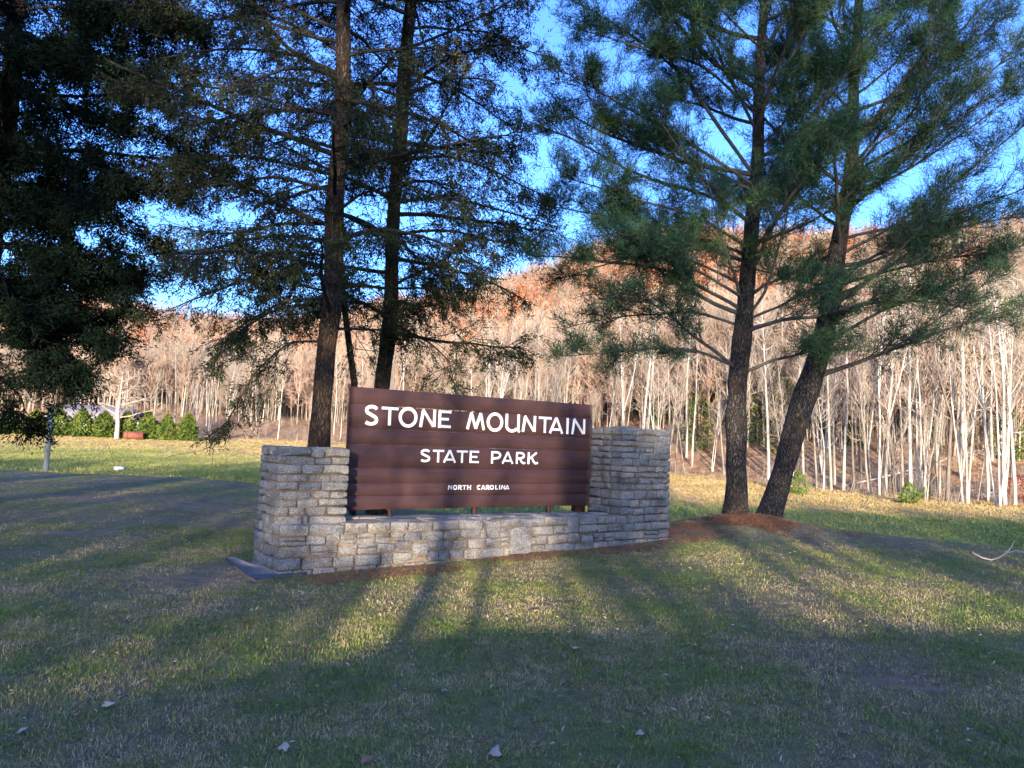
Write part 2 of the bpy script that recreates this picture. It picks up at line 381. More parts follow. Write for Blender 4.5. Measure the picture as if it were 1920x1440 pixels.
# ------------------------------------------------------------------ scatter (ground cover only)
def scatter(name, pts, protos, mat_kind='stuff', smin=.8, smax=1.3, tilt=.15, normal=None):
    n = len(pts)
    me = mesh_np(name, pts)
    rot = np.zeros((n, 3), np.float32); rot[:, 2] = rng.random(n) * 6.283; rot[:, 0] = rng.normal(0, tilt, n); rot[:, 1] = rng.normal(0, tilt, n)
    a = me.attributes.new('rot', 'FLOAT_VECTOR', 'POINT'); a.data.foreach_set('vector', rot.ravel())
    a = me.attributes.new('scl', 'FLOAT', 'POINT'); a.data.foreach_set('value', (smin + (smax - smin) * rng.random(n)).astype(np.float32))
    a = me.attributes.new('idx', 'INT', 'POINT'); a.data.foreach_set('value', rng.integers(0, len(protos), n).astype(np.int32))
    pc = bpy.data.collections.new(name + '_pieces')
    for i, p in enumerate(protos): pc.objects.link(bpy.data.objects.new('%s_piece_%02d' % (name, i), p))
    ng = bpy.data.node_groups.new(name, 'GeometryNodeTree')
    ng.interface.new_socket('Geometry', in_out='INPUT', socket_type='NodeSocketGeometry'); ng.interface.new_socket('Geometry', in_out='OUTPUT', socket_type='NodeSocketGeometry')
    N = ng.nodes; L = ng.links
    gi = N.new('NodeGroupInput'); go = N.new('NodeGroupOutput'); iop = N.new('GeometryNodeInstanceOnPoints'); ci = N.new('GeometryNodeCollectionInfo')
    ci.inputs['Collection'].default_value = pc; ci.inputs['Separate Children'].default_value = True; ci.inputs['Reset Children'].default_value = True
    def na(nm, dt):
        x = N.new('GeometryNodeInputNamedAttribute'); x.data_type = dt; x.inputs['Name'].default_value = nm; return x.outputs['Attribute']
    iop.inputs['Pick Instance'].default_value = True
    L.new(gi.outputs[0], iop.inputs['Points']); L.new(ci.outputs[0], iop.inputs['Instance']); L.new(na('idx', 'INT'), iop.inputs['Instance Index'])
    e2r = N.new('FunctionNodeEulerToRotation'); L.new(na('rot', 'FLOAT_VECTOR'), e2r.inputs[0]); L.new(e2r.outputs[0], iop.inputs['Rotation'])
    L.new(na('scl', 'FLOAT'), iop.inputs['Scale']); L.new(iop.outputs[0], go.inputs[0])
    o = link(name, me); md = o.modifiers.new('scatter', 'NODES'); md.node_group = ng; o['kind'] = 'stuff'; return o
def tuft(name, nb, rad, h, w, mat, lean=.5):
    a = rng.random(nb) * 6.283; r = rad * np.sqrt(rng.random(nb)); p = np.stack([r * np.cos(a), r * np.sin(a), np.full(nb, -.01)], -1)
    hh = h * (.45 + .75 * rng.random(nb)); az = rng.random(nb) * 6.283; ln = lean * (.2 + rng.random(nb))
    d = np.stack([np.cos(az) * ln, np.sin(az) * ln, np.ones(nb)], -1); d = unit(d)
    s = np.stack([-np.sin(az), np.cos(az), 0 * az], -1)
    wv = w * (.6 + .8 * rng.random(nb))[:, None]
    m1 = p + d * (hh * .55)[:, None]; tip = p + d * hh[:, None] + np.stack([np.cos(az), np.sin(az), -.5 + 0 * az], -1) * (hh * ln * .35)[:, None]
    V = np.stack([p - s * wv / 2, p + s * wv / 2, m1 + s * wv * .4, m1 - s * wv * .4, tip], 1).reshape(-1, 3)
    i = np.arange(nb)[:, None] * 5
    return mesh_np(name, V, i + np.array([[0, 1, 2, 3]]), i + np.array([[3, 2, 4]]), mat)
def in_wall(x, y):
    u, v = uv_of(x, y); return (u > -1.05) & (u < 4.85) & (v > -.3) & (v < .66)
def area_pts(n, x0, x1, y0, y1, dens=None):
    x = x0 + (x1 - x0) * rng.random(n); y = y0 + (y1 - y0) * rng.random(n)
    keep = np.abs(x) < .74 * y + 1.2
    keep &= ~in_wall(x, y)
    if dens is not None: keep &= rng.random(n) < dens(x, y)
    x, y = x[keep], y[keep]; return np.stack([x, y, zt(x, y)], -1)
bare = lambda x, y: np.clip(1.05 - .95 * a_dirt(x, y) - .93 * a_needle(x, y), .04, 1) * np.clip(-.15 + 2.1 * fbm(x * 1.1 + 40, y * 1.1), .18, 1)
gt = [tuft('grass_tuft', 22, .09, .021, .0036, M['blade'], 1.5) for _ in range(5)] + [tuft('grass_tuft_tall', 12, .06, .040, .0038, M['blade'], .9) for _ in range(2)]
scatter('lawn_grass', np.concatenate([area_pts(46000, -5, 5, 3.0, 6.5, bare), area_pts(56000, -9, 9, 6.5, 11, bare), area_pts(26000, -14, 12, 11, 17, bare), area_pts(12000, -18, 2, 17, 25, bare)]), gt)
def keepfield(x, y): return (y > crest(x) + .5) & (y < edge(x) + 3)
ft = [tuft('field_tuft', 16, .4, .10, .024, M['green_field'], .8) for _ in range(4)]
def fld(n, x0, x1, y0, y1, f):
    x = x0 + (x1 - x0) * rng.random(n); y = y0 + (y1 - y0) * rng.random(n)
    k = keepfield(x, y) & (np.abs(x) < .74 * y + 2) & (rng.random(n) < f(x, y)); x, y = x[k], y[k]; return np.stack([x, y, zt(x, y)], -1)
scatter('mown_field_grass', fld(120000, -62, 30, 18, 90, lambda x, y: 1.1 - a_straw(x, y)), ft)
st = [tuft('straw_tuft', 18, .34, .12, .02, M['straw'], .55) for _ in range(4)]
scatter('dry_straw_grass', fld(110000, -62, 45, 30, 104, lambda x, y: a_straw(x, y) ** 2 * np.where(x < -12, .35, 1.0)), st, smin=.5, smax=1.25)

# ------------------------------------------------------------------ stone wall with two piers
ANG = math.radians(34.6)
def loc3(u, v, z): return np.array([SIGN_A[0] + SE[0] * u + SN[0] * v, SIGN_A[1] + SE[1] * u + SN[1] * v, z])
wall_root = empty('stone_sign_wall', loc3(1.9, .3, .1), 'low grey fieldstone wall with a stone pier at each end carrying the brown park sign', 'stone wall')
wall_root.rotation_euler = (0, 0, ANG)   # local x along the wall, local -y towards the viewer
W0 = np.array([1.9, .3, .1])
def wl(u, v, z): return np.array([u - W0[0], -(v - W0[1]), z - W0[2]])
def stone_mesh(w, h, dep, prot, k=10, rough=1.0):
    """block with its front (local -y) bulging out by prot; centre of the front at the origin"""
    cr = min(w, h) * (.07 + .09 * rng.random())
    hx, hz = w / 2, h / 2
    pts = []
    for sx, sz in ((-1, -1), (1, -1), (1, 1), (-1, 1)):
        c1 = np.array([sx * hx, sz * (hz - cr * (.5 + rng.random()))]); c2 = np.array([sx * (hx - cr * (.5 + rng.random())), sz * hz])
        pts += [c1, c2] if sx * sz > 0 else [c2, c1]
    mids = [4, 0] if w > h * 1.5 else []
    out = []
    for i, p in enumerate(pts):
        out.append(p)
        q = pts[(i + 1) % 8]
        if np.linalg.norm(q - p) > .09: out.append((p + q) / 2 + np.array([0, 1 if p[1] > 0 else -1]) * rng.normal(0, .006))
    P = np.array(out) + rng.normal(0, .0035 * rough, (len(out), 2)); n = len(P)
    inset = .78 if min(w, h) > .07 else .68
    bx = max(.3, 1 - .009 / hx); bz = max(.3, 1 - .009 / hz)
    I = P * np.array([bx, bz]) + rng.normal(0, .003, P.shape)
    Vb = np.stack([P[:, 0], np.full(n, dep), P[:, 1]], -1)
    Vf = np.stack([P[:, 0], -prot * .62 + rng.normal(0, .002, n), P[:, 1]], -1)
    tx, tz = rng.normal(0, .03, 2)
    Vi = np.stack([I[:, 0], -prot + tx * I[:, 0] + tz * I[:, 1] + rng.normal(0, .0035, n), I[:, 1]], -1)
    c = np.array([[0, -prot - .006 * rng.random(), 0]])
    V = np.concatenate([Vb, Vf, Vi, c]); j = np.arange(n); j2 = (j + 1) % n
    Q = np.concatenate([np.stack([j, j2, n + j2, n + j], -1), np.stack([n + j, n + j2, 2 * n + j2, 2 * n + j], -1)])
    T = np.stack([2 * n + j, 2 * n + j2, np.full(n, 3 * n)], -1)
    me = mesh_np('stone', V, Q, T, M['stone']); me.set_sharp_from_angle(angle=math.radians(50)) if hasattr(me, 'set_sharp_from_angle') else None
    return me
NST = [0]
def put_stone(u, v, z, w, h, dep=.14, prot=.02, face='front', rough=1.0):
    o = link('stone', stone_mesh(w, h, dep, prot, rough=rough), wall_root)
    o.location = wl(u, v, z)
    tw = random.gauss(0, .018)
    o.rotation_euler = {'front': (0, tw, 0), 'left': (0, tw, -math.pi / 2), 'right': (0, tw, math.pi / 2), 'top': (-math.pi / 2, 0, tw)}[face]
    NST[0] += 1
def course(u0, u1, v, z0, z1, widths=None, face='front', joint=.016, first_dep=.16, axis0=None, cuts=None):
    """one course; for side faces u runs along depth (v) instead"""
    L = u1 - u0
    if cuts is None:
        cuts = []; p = 0
        while p < L:
            q = p + random.uniform(*(widths or (.15, .34)))
            if L - q < .10: q = L
            cuts.append((p, min(q, L))); p = q
    for (p, q) in cuts:
        w = q - p - joint * random.uniform(.6, 1.3); h = z1 - z0 - joint * random.uniform(.5, 1.2)
        if w < .03: continue
        c = u0 + (p + q) / 2; z = (z0 + z1) / 2 + random.gauss(0, .003); pr = random.uniform(.010, .024)
        if face == 'front': put_stone(c, v, z, w, h, first_dep, pr)
        elif face == 'left': put_stone(v, c, z, w, h, .12, pr, 'left')
        else: put_stone(v, c, z, w, h, .12, pr, 'right')
# mortar core: plinth and two piers as one mesh
core = Acc()
def core_box(u0, u1, v0, v1, z0, z1):
    a = wl((u0 + u1) / 2, (v0 + v1) / 2, (z0 + z1) / 2); core.add(*box(a, (u1 - u0, v1 - v0, z1 - z0)))
core_box(-.93, 4.73, -.18, .572, -.25, .60)
core_box(-.93, -.165, -.155, .405, .602, 1.425)
core_box(3.82, 4.725, -.12, .583, .602, 1.82)
core.build('mortar_core', M['mortar'], wall_root)
# left pier, front courses (fractions read off the photograph)
LP = [[(0, .44), (.44, .64), (.64, 1)], [(0, .51), (.51, .74), (.74, 1)], [(0, .33), (.33, .63), (.63, 1)], [(0, .42), (.42, .73), (.73, 1)],
      [(0, .30), (.30, .61), (.61, 1)], [(0, .48), (.52, .74), (.74, 1)], [(0, .29), (.29, .59), (.59, 1)], [(0, .19), (.19, .41), (.43, .71), (.71, 1)], [(0, .38), (.38, .46), (.46, 1)]]
zz = np.linspace(1.455, .625, 10); zz[1:-1] += rng.normal(0, .006, 8)
for k, row in enumerate(LP):
    course(-.955, -.14, .42, zz[k + 1], zz[k], cuts=[(a * .815, b * .815) for a, b in row], joint=.020, first_dep=.20)
    # left side of the pier: the front stones show their ends for the first 20 cm
    course(-.17, .21, -.94, zz[k + 1], zz[k], widths=(.13, .24), face='left')
for (a, b, c, d) in ((-.96, -.55, -.16, .42), (-.54, -.14, -.16, .42)):
    put_stone((a + b) / 2, (c + d) / 2, 1.425, b - a - .015, d - c, .02, .03, 'top')
# plinth front: coursed with a few tall stones breaking the courses
TALL = [(1.60, 1.80, .41, .63), (1.95, 2.28, .20, .535), (.60, .80, .24, .41), (3.10, 3.32, .19, .40)]
rowz = [.648, .535, .425, .305, .185, .05]
for k in range(5):
    p = -.955
    while p < 4.75:
        zt_, zb = rowz[k], rowz[k + 1]
        q = p + random.uniform(.14, .36) * (1.15 if k == 0 else 1)
        hit = None
        for (a, b, c, d) in TALL:
            if c < (zt_ + zb) / 2 < d and p < b and q > a: hit = (a, b); break
        if hit:
            if p >= hit[0] - .05: p = hit[1]; continue
            q = hit[0]
            if q - p < .07: p = hit[1]; continue
        if 4.75 - q < .09: q = 4.75
        gz = float(zt(*(loc3((p + q) / 2, .62, 0)[:2])))
        if zt_ > gz - .02:
            if k in (1, 2) and random.random() < .16:
                zm = (zt_ + zb) / 2 + random.gauss(0, .008)
                course(p, q, .60, zm, zt_, cuts=[(0, q - p)], joint=.014); course(p, q, .60, zb, zm, cuts=[(0, q - p)], joint=.014)
            else:
                j = random.gauss(0, .007)
                course(p, q, .60, zb + j, zt_ + j * .3, cuts=[(0, q - p)], joint=.018, first_dep=.30 if k == 0 else .16)
        p = q
for (a, b, c, d) in TALL: put_stone((a + b) / 2, .60, (c + d) / 2, b - a - .015, d - c - .015, .16, .026)
# plinth left end
for k in range(5): course(-.17, .43, -.955, rowz[k + 1], rowz[k], widths=(.18, .34), face='left')
# capping slabs on the plinth
for v0, v1 in ((-.18, .10), (.10, .36)):
    p = -.12
    while p < 3.80:
        q = min(p + random.uniform(.28, .55), 3.80)
        if 3.80 - q < .15: q = 3.80
        put_stone((p + q) / 2, (v0 + v1) / 2, .606 + random.gauss(0, .006), q - p - .014, v1 - v0 - .012, .03, random.uniform(.022, .045), 'top', 3.0); p = q
# right pier
zz = np.concatenate([np.linspace(1.852, .985, 11), [.86, .745, .650]]); zz[1:-1] += rng.normal(0, .006, len(zz) - 2)
for k in range(len(zz) - 1):
    course(3.79, 4.75, .60, zz[k + 1], zz[k], widths=(.17, .36) if k < 10 else (.15, .27), joint=.017, first_dep=.22)
    course(-.10, .37, 3.805, zz[k + 1], zz[k], widths=(.16, .36), face='left')
for (a, b, c, d) in ((3.79, 4.22, -.12, .60), (4.23, 4.75, -.12, .60)):
    put_stone((a + b) / 2, (c + d) / 2, 1.822, b - a - .015, d - c, .02, .03, 'top')

# ------------------------------------------------------------------ the sign
sign = empty('park_sign', loc3(1.87, 0, .66), 'wide brown plank park sign with white lettering standing between the stone piers', 'sign')
sign.rotation_euler = (0, 0, ANG)
def sl(u, v, z): return np.array([u - 1.87, -v, z - .66])
bz = [2.181, 1.980, 1.695, 1.506, 1.232, 1.043, .894, .727]
gaps = {1: (.63, 1.86, .011), 3: (2.02, 2.80, .009)}     # seams that let light through
for k in range(7):
    top, bot = bz[k] - .0007, bz[k + 1] + .0007
    us = np.linspace(0, 3.745, 60); t = np.full(60, top); b_ = np.full(60, bot)
    if k in gaps:
        a, c, dd = gaps[k]; t -= np.where((us > a) & (us < c), dd * (.5 + .8 * vnoise(us * 6, us * 0 + k)), 0)
    if k == 6: b_ += .012 * (vnoise(us * 2.2, us * 0 + 4) - .5)
    off = random.gauss(0, .0012); th = .045
    be = .0016
    prof = [(t - be, off), (t, off - be), (t, -th), (b_, -th), (b_, off - be), (b_ + be, off)]
    V = np.stack([np.stack([us - 1.87, np.full(60, -vv), zz_ - .66], -1) for zz_, vv in prof], 1).reshape(-1, 3)
    i = np.arange(59)[:, None, None] * 6; j = np.arange(6)[None, :, None]; j2 = (j + 1) % 6
    Q = np.concatenate([i + j, i + j2, i + 6 + j2, i + 6 + j], -1).reshape(-1, 4)
    Q = np.concatenate([Q, [[0, 1, 4, 5], [1, 2, 3, 4], [354 + 5, 354 + 4, 354 + 1, 354], [354 + 4, 354 + 3, 354 + 2, 354 + 1]]])
    cz = (top + bot) / 2 - .66; V[:, 2] -= cz
    o = link('plank', mesh_np('plank', V, Q[:, ::-1], None, M['wood']), sign); o.location = (0, 0, cz)
for u, w, d in ((.62, .035, .05), (1.84, .05, .06), (3.07, .05, .06), (3.63, .16, .12)):
    a = Acc(); a.add(*box(sl(u, -.048 - d / 2, 1.25), (w, d, 1.5)))
    if u < 1: a.add(*box(sl(u, -.03, .722), (.12, .07, .006)))
    a.build('post', M['steel'], sign)
# letters: thick strokes with a shallow hollow down the middle, slightly proud of the boards
def arc(cx, cy, rx, ry, a0, a1, n=14):
    a = np.radians(np.linspace(a0, a1, n)); return [(cx + rx * math.cos(t), cy + ry * math.sin(t)) for t in a]
def glyph(ch, s):
    """strokes in a box 0..1 x 0..1 (centre lines inset by the half stroke s)"""
    x0, x1, y0, y1 = s, 1 - s, 0, 1
    if ch == 'S':
        return [arc(.5, .745, .36, .255 - .07, 25, 180, 10) + arc(.5, .60, .36, .10, 205, 250, 4)[:0] + [(.20, .63), (.50, .52), (.80, .40)] + arc(.46, .27, .40, .27 - .08, 20, -145, 12)]
    if ch == 'T': return [[(0, 1 - s), (1, 1 - s)], [(.5, 1 - s * 1.2), (.5, 0)]]
    if ch == 'O': return [arc(.5, .5, .5 - s, .5 - s * .8, 90, 450, 30)]
    if ch == 'N': return [[(s * .8, 0), (.20, .93)], [(.17, .98), (.86, .06)], [(1 - s, 1), (1 - s, .04)]]
    if ch == 'E': return [[(s, 0), (s, 1)], [(s, 1 - s * .8), (1, 1 - s * .8)], [(s, .5), (.82, .5)], [(s, s * .8), (1, s * .8)]]
    if ch == 'M': return [[(s * .8, 0), (.25, .95)], [(.24, .97), (.5, .06)], [(.5, .06), (.76, .97)], [(.75, .95), (1 - s * .8, 0)]]
    if ch == 'U': return [[(s, 1)] + arc(.46, .36, .46 - s, .36 - s * .8, 180, 330, 12), [(1 - s * 1.2, 1), (1 - s * 1.2, .06)], [(1 - s * 1.6, .13), (1.0, .02)]]
    if ch == 'A': return [[(s * .8, 0), (.5, .97)], [(.5, .97), (1 - s * .8, 0)], [(.2, .24), (.8, .24)]]
    if ch == 'I': return [[(.5, 0), (.5, 1)]]
    if ch == 'P': return [[(s, 0), (s, 1)], [(s, 1 - s * .8), (.45, 1 - s * .8)] + arc(.48, .68, .52 - s, .32 - s * .8, 80, -80, 12) + [(s, .36 + s * .4)]]
    if ch == 'R': return [[(s, 0), (s, 1)], [(s, 1 - s * .8), (.40, 1 - s * .8)] + arc(.44, .70, .50 - s, .30 - s * .8, 80, -80, 12) + [(s, .40 + s * .3)], [(.40, .44), (.62, .17), (.78, .06), (1.0, .10)]]
    if ch == 'K': return [[(s, 0), (s, 1)], [(s, .42), (.86, .98)], [(.38, .58), (.58, .22), (.76, .06), (1.0, .11)]]
    if ch == 'H': return [[(s, 0), (s, 1)], [(1 - s, 0), (1 - s, 1)], [(s, .5), (1 - s, .5)]]
    if ch == 'C': return [arc(.54, .5, .52 - s, .5 - s * .8, 52, 308, 18)]
    if ch == 'L': return [[(s, 0), (s, 1)], [(s, s * .8), (1, s * .8)]]
def letter(ch, u0, u1, z0, z1, sw):
    w, h = u1 - u0, z1 - z0
    if ch == 'I': strokes = [[(.5, 0), (.5, 1)]]
    else: strokes = glyph(ch, sw / 2 / w)
    A = Acc(); lift = 0
    for stn in strokes:
        P = np.array([(u0 + x * w, z0 + y * h) for x, y in stn]); closed = np.linalg.norm(P[0] - P[-1]) < 1e-6
        T = np.gradient(P, axis=0)
        if closed: T[0] = T[-1] = P[1] - P[-2]
        T = unit(T); Nn = np.stack([-T[:, 1], T[:, 0]], -1)
        n = len(P); v0 = .0045 + lift; lift += .0007
        cols = [(.5, -.004), (.5, v0), (.40, v0 + .0015), (0, v0 - .0022), (-.40, v0 + .0015), (-.5, v0), (-.5, -.004)]
        V = []
        for i in range(n):
            for f_, vv in cols:
                q = P[i] + Nn[i] * f_ * sw; V.append(sl(q[0], vv, q[1]))
        V = np.array(V); m = len(cols); Q = []
        for i in range(n - 1):
            for j in range(m - 1): Q.append([i * m + j, i * m + j + 1, (i + 1) * m + j + 1, (i + 1) * m + j])
        if not closed:
            for b0 in (0, (n - 1) * m): Q += [[b0, b0 + 1, b0 + 5, b0 + 6], [b0 + 1, b0 + 2, b0 + 4, b0 + 5]]
        A.add(V, Q)
    return A.build('letter', M['white'], sign)
def U(px, py):   # pixel on the sign face -> metres along the sign
    d = ray(px, py); nn = np.array([SN[0], SN[1], 0]); A3 = np.array([SIGN_A[0], SIGN_A[1], 0]); t = ((A3 - CAM) @ nn) / (d @ nn); P = CAM + d * t
    return float((P[0] - SIGN_A[0]) * SE[0] + (P[1] - SIGN_A[1]) * SE[1])
for ch, a, b in zip('STONEMOUNTAIN', [682.5, 714.5, 747.5, 787, 822, 875, 913, 948, 979.5, 1010, 1030, 1060.5, 1072], [710, 746, 782.5, 817, 845.5, 909.5, 943.5, 975, 1005, 1034, 1056.5, 1068.5, 1097.5]):
    ex = .012 if ch in 'OSU' else 0
    letter(ch, U(a, 785), U(b, 785), 1.742 - ex, 1.968 + ex * .6, .039)
for ch, a, b in zip('STATEPARK', [787.5, 811, 831, 856, 880.5, 921, 941, 967.5, 989.5], [807.5, 832, 855, 876.5, 897.5, 939.5, 962.5, 985, 1008.5]):
    letter(ch, U(a, 855), U(b, 855), 1.306, 1.466, .029)
zx = lambda v: 770 + v / 7.385
for ch, a, b in zip('NORTHCAROLINA', [517, 586, 657, 716, 782, 918, 974, 1043, 1096, 1172, 1222, 1253, 1310], [570, 642, 708, 768, 832, 968, 1032, 1091, 1150, 1208, 1240, 1305, 1364]):
    letter(ch, U(zx(a), 914), U(zx(b), 914), .962, 1.021, .0115)

# ------------------------------------------------------------------ concrete footing, tank, posts and small things near the wall
def ground_poly(name, pxs, mat, thick, label, cat):
    P = np.array([ground_at(*p) for p in pxs]); c = P.mean(0); n = len(P)
    top = P + np.array([0, 0, thick]); top[:, 2] = np.maximum(top[:, 2], zt(P[:, 0], P[:, 1]) + thick)
    V = np.concatenate([top, P - np.array([0, 0, .15])]) - c
    tri = tessellate_polygon([[Vector(v) for v in top]])
    j = np.arange(n); Q = np.stack([j, (j + 1) % n, n + (j + 1) % n, n + j], -1)
    o = link(name, mesh_np(name, V, Q, [list(t) for t in tri], mat), None, c); return tag(o, label, cat)
ground_poly('concrete_footing', [(424, 1051), (440, 1050), (470, 1062), (500, 1068), (525, 1078), (580, 1074), (600, 1071), (560, 1082), (510, 1089), (480, 1093), (462, 1084), (440, 1066)], M['concrete'], .03, 'grey concrete tongue at the foot of the left pier', 'footing')

def leaf_mesh(sz, mat):
    a = np.linspace(0, 2 * np.pi, 15)[:-1]; r = sz * (.55 + .45 * np.abs(np.sin(a * 2.5)) + .1 * rng.random(14))
    V = np.stack([r * np.cos(a), r * np.sin(a) * .7, .25 * sz * np.cos(a * 2 + 1) * rng.random()], -1); V = np.concatenate([V, [[0, 0, .012]]]); j = np.arange(14)
    return mesh_np('fallen_leaf', V, None, np.stack([j, (j + 1) % 14, np.full(14, 14)], -1), mat)
lc = {'pale': simple('pale_dead_leaf', (.40, .33, .23), .8, .2, 30), 'brown': simple('brown_dead_leaf', (.22, .12, .07), .8, .2, 30), 'red': simple('red_dead_leaf', (.20, .05, .03), .8, .2, 30), 'orange': simple('orange_dead_leaf', (.36, .17, .08), .8, .2, 30)}
for px, py, c, sz, lab in [(464, 1173, 'red', .055, 'dark red fallen leaf on the sunlit grass below the left pier'), (1272, 1137, 'pale', .075, 'pale curled fallen leaf alone on the shaded grass right of the sign'),
        (725, 1224, 'orange', .05, 'orange fallen leaf at the edge of the shadow on the lawn'), (926, 1421, 'pale', .075, 'large pale fallen leaf lying nearest the viewer at the picture bottom'),
        (130, 1215, 'orange', .06, 'tan fallen leaf on the grass far left of the wall'), (398, 1208, 'brown', .05, 'small brown fallen leaf on the shaded left lawn'),
        (570, 1218, 'orange', .04, 'small tan fallen leaf between the red leaf and the shadow edge'), (203, 1330, 'pale', .06, 'grey fallen leaf in the lower left shadow'),
        (1198, 1385, 'pale', .05, 'thin pale fallen leaf low on the right lawn'), (1005, 1150, 'orange', .055, 'tan fallen leaf in the sunny strip below the sign'),
        (690, 1432, 'brown', .06, 'brown fallen leaf on the near grass left of centre'), (1080, 1222, 'pale', .045, 'pale fallen leaf below the right end of the sign'),
        (40, 1380, 'pale', .05, 'white fallen leaf at the lower left corner of the lawn'), (1720, 1278, 'pale', .05, 'pale fallen leaf beside the bare patch on the right lawn'), (530, 1412, 'pale', .06, 'pale fallen leaf near the bottom left of the lawn')]:
    p = ground_at(px, py); o = link('fallen_leaf', leaf_mesh(sz * .72, lc[c]), None, p + np.array([0, 0, .03])); o.rotation_euler = (random.uniform(-.5, .2), random.uniform(-.3, .3), random.uniform(0, 6)); tag(o, lab, 'leaf', 'fallen leaves on the lawn')
# leaf flecks on the lawn (nobody could count them)
fm = []
for i in range(4):
    w, l = .006 + .004 * rng.random(), .020 + .014 * rng.random()
    fm.append(mesh_np('leaf_fleck', [[-l, 0, .02], [-l * .2, -w, .035], [l, 0, .028], [-l * .2, w, .03]], None, [[0, 1, 2], [0, 2, 3]], lc['pale'] if i < 3 else lc['orange']))
p = area_pts(8000, -9, 9, 3.2, 12, lambda x, y: np.clip(1.6 * fbm(x * .7, y * .7) - .25, .1, 1)); p[:, 2] += .022
scatter('leaf_litter', p, fm, smin=.35, smax=.85, tilt=.35)
# pine straw bed
n = 60000
x = np.concatenate([rng.uniform(-3, 5, n), rng.normal(4.0, 1.3, n)]); y = np.concatenate([rng.uniform(7, 13, n), rng.normal(12.6, 1.0, n)])
k = (rng.random(len(x)) < a_needle(x, y)) & ~in_wall(x, y); x, y = x[k], y[k]; n = len(x)
p = np.stack([x, y, zt(x, y) + .006 + .015 * rng.random(n)], -1); az = rng.random(n) * 6.283; d = np.stack([np.cos(az), np.sin(az), rng.normal(0, .22, n)], -1) * .06; s = np.stack([-np.sin(az), np.cos(az), 0 * az], -1) * .0036
o = link('pine_straw', mesh_np('pine_straw', np.stack([p - d, p + s, p + d, p - s], 1).reshape(-1, 3), np.arange(n * 4).reshape(-1, 4), None, M['needle_straw'])); o['kind'] = 'stuff'

# ------------------------------------------------------------------ near conifers
def needles(P, D, n, length, width, spread=.8, jit=.05):
    """n needle triangles around each point P heading D"""
    N = len(P); P = np.repeat(P, n, 0) + rng.normal(0, jit, (N * n, 3)); D = np.repeat(unit(D), n, 0)
    d = unit(D + rng.normal(0, spread, D.shape)); L = length * (.6 + .7 * rng.random(N * n))[:, None]
    s = unit(np.cross(d, rng.normal(0, 1, d.shape))) * width * .5
    V = np.stack([P - s, P + s, P + d * L], 1).reshape(-1, 3)
    return V, np.arange(len(V)).reshape(-1, 3)
def limb_with_foliage(P, r0, cfg, lod=1.0):
    """P (S,3) centre line of a main limb -> Acc of wood, list of tuft points and dirs"""
    S = len(P); A = Acc()
    A.add(*tubes(P[None], (r0 * np.linspace(1, .16, S) ** .8)[None], 6, rough=.2))
    L = np.linalg.norm(np.diff(P, axis=0), axis=1).sum()
    ns = max(4, int(L * cfg['subs'] * lod))
    t = np.sort(cfg['t0'] + (1 - cfg['t0']) * rng.random(ns)); q, tan = along(P[None], t[None]); q, tan = q[0], tan[0]
    side = unit(np.cross(tan, [0, 0, 1.0])) * np.where(rng.random(ns) < .5, -1, 1)[:, None]
    d = unit(tan * cfg['fwd'] + side * (.6 + .5 * rng.random(ns))[:, None] + np.array([0, 0, 1]) * rng.normal(cfg['upm'], .28, ns)[:, None])
    sl_ = cfg['sublen'] * (1.15 - .75 * t) * (.5 + .8 * rng.random(ns)) * min(1, L / 2.2)
    sub = grow(q, d, sl_, 6, cfg['sublift'], .16)
    A.add(*tubes(sub, (r0 * .16 + .004) * np.linspace(1, .3, 6)[None] * np.ones((ns, 1)), 3, False))
    nt_ = cfg['twigs']; tt = .2 + .8 * rng.random((ns, nt_)); tq, tt_ = along(sub, tt); tq = tq.reshape(-1, 3); tt_ = tt_.reshape(-1, 3)
    td = unit(tt_ * .9 + rng.normal(0, .55, tt_.shape) + np.array([0, 0, cfg['twup']])); tl = cfg['twlen'] * (.4 + .9 * rng.random(len(tq)))
    tw = grow(tq, td, tl, 3, cfg['twup'], .2)
    A.add(*tubes(tw, .0050 * np.linspace(1, .5, 3)[None] * np.ones((len(tw), 1)), 3, False))
    m = cfg['tufts']; f, ft_ = along(tw, np.linspace(.35, 1, m)[None] * np.ones((len(tw), 1)))
    f = f.reshape(-1, 3); ft_ = ft_.reshape(-1, 3)
    keep = rng.random(len(f)) < cfg['leafy'] * np.clip(cfg.get('even', .42) + (2.0 - 2 * cfg.get('even', .42)) * vnoise(f[:, 0] * 1.1 + f[:, 1] * .5 + 60, f[:, 2] * 1.4 + 30), .1, 1.4)
    e, et = along(sub, np.array([[.8, .95]]) * np.ones((ns, 1)))
    return A, np.concatenate([f[keep], e.reshape(-1, 3)]), np.concatenate([ft_[keep], et.reshape(-1, 3)])
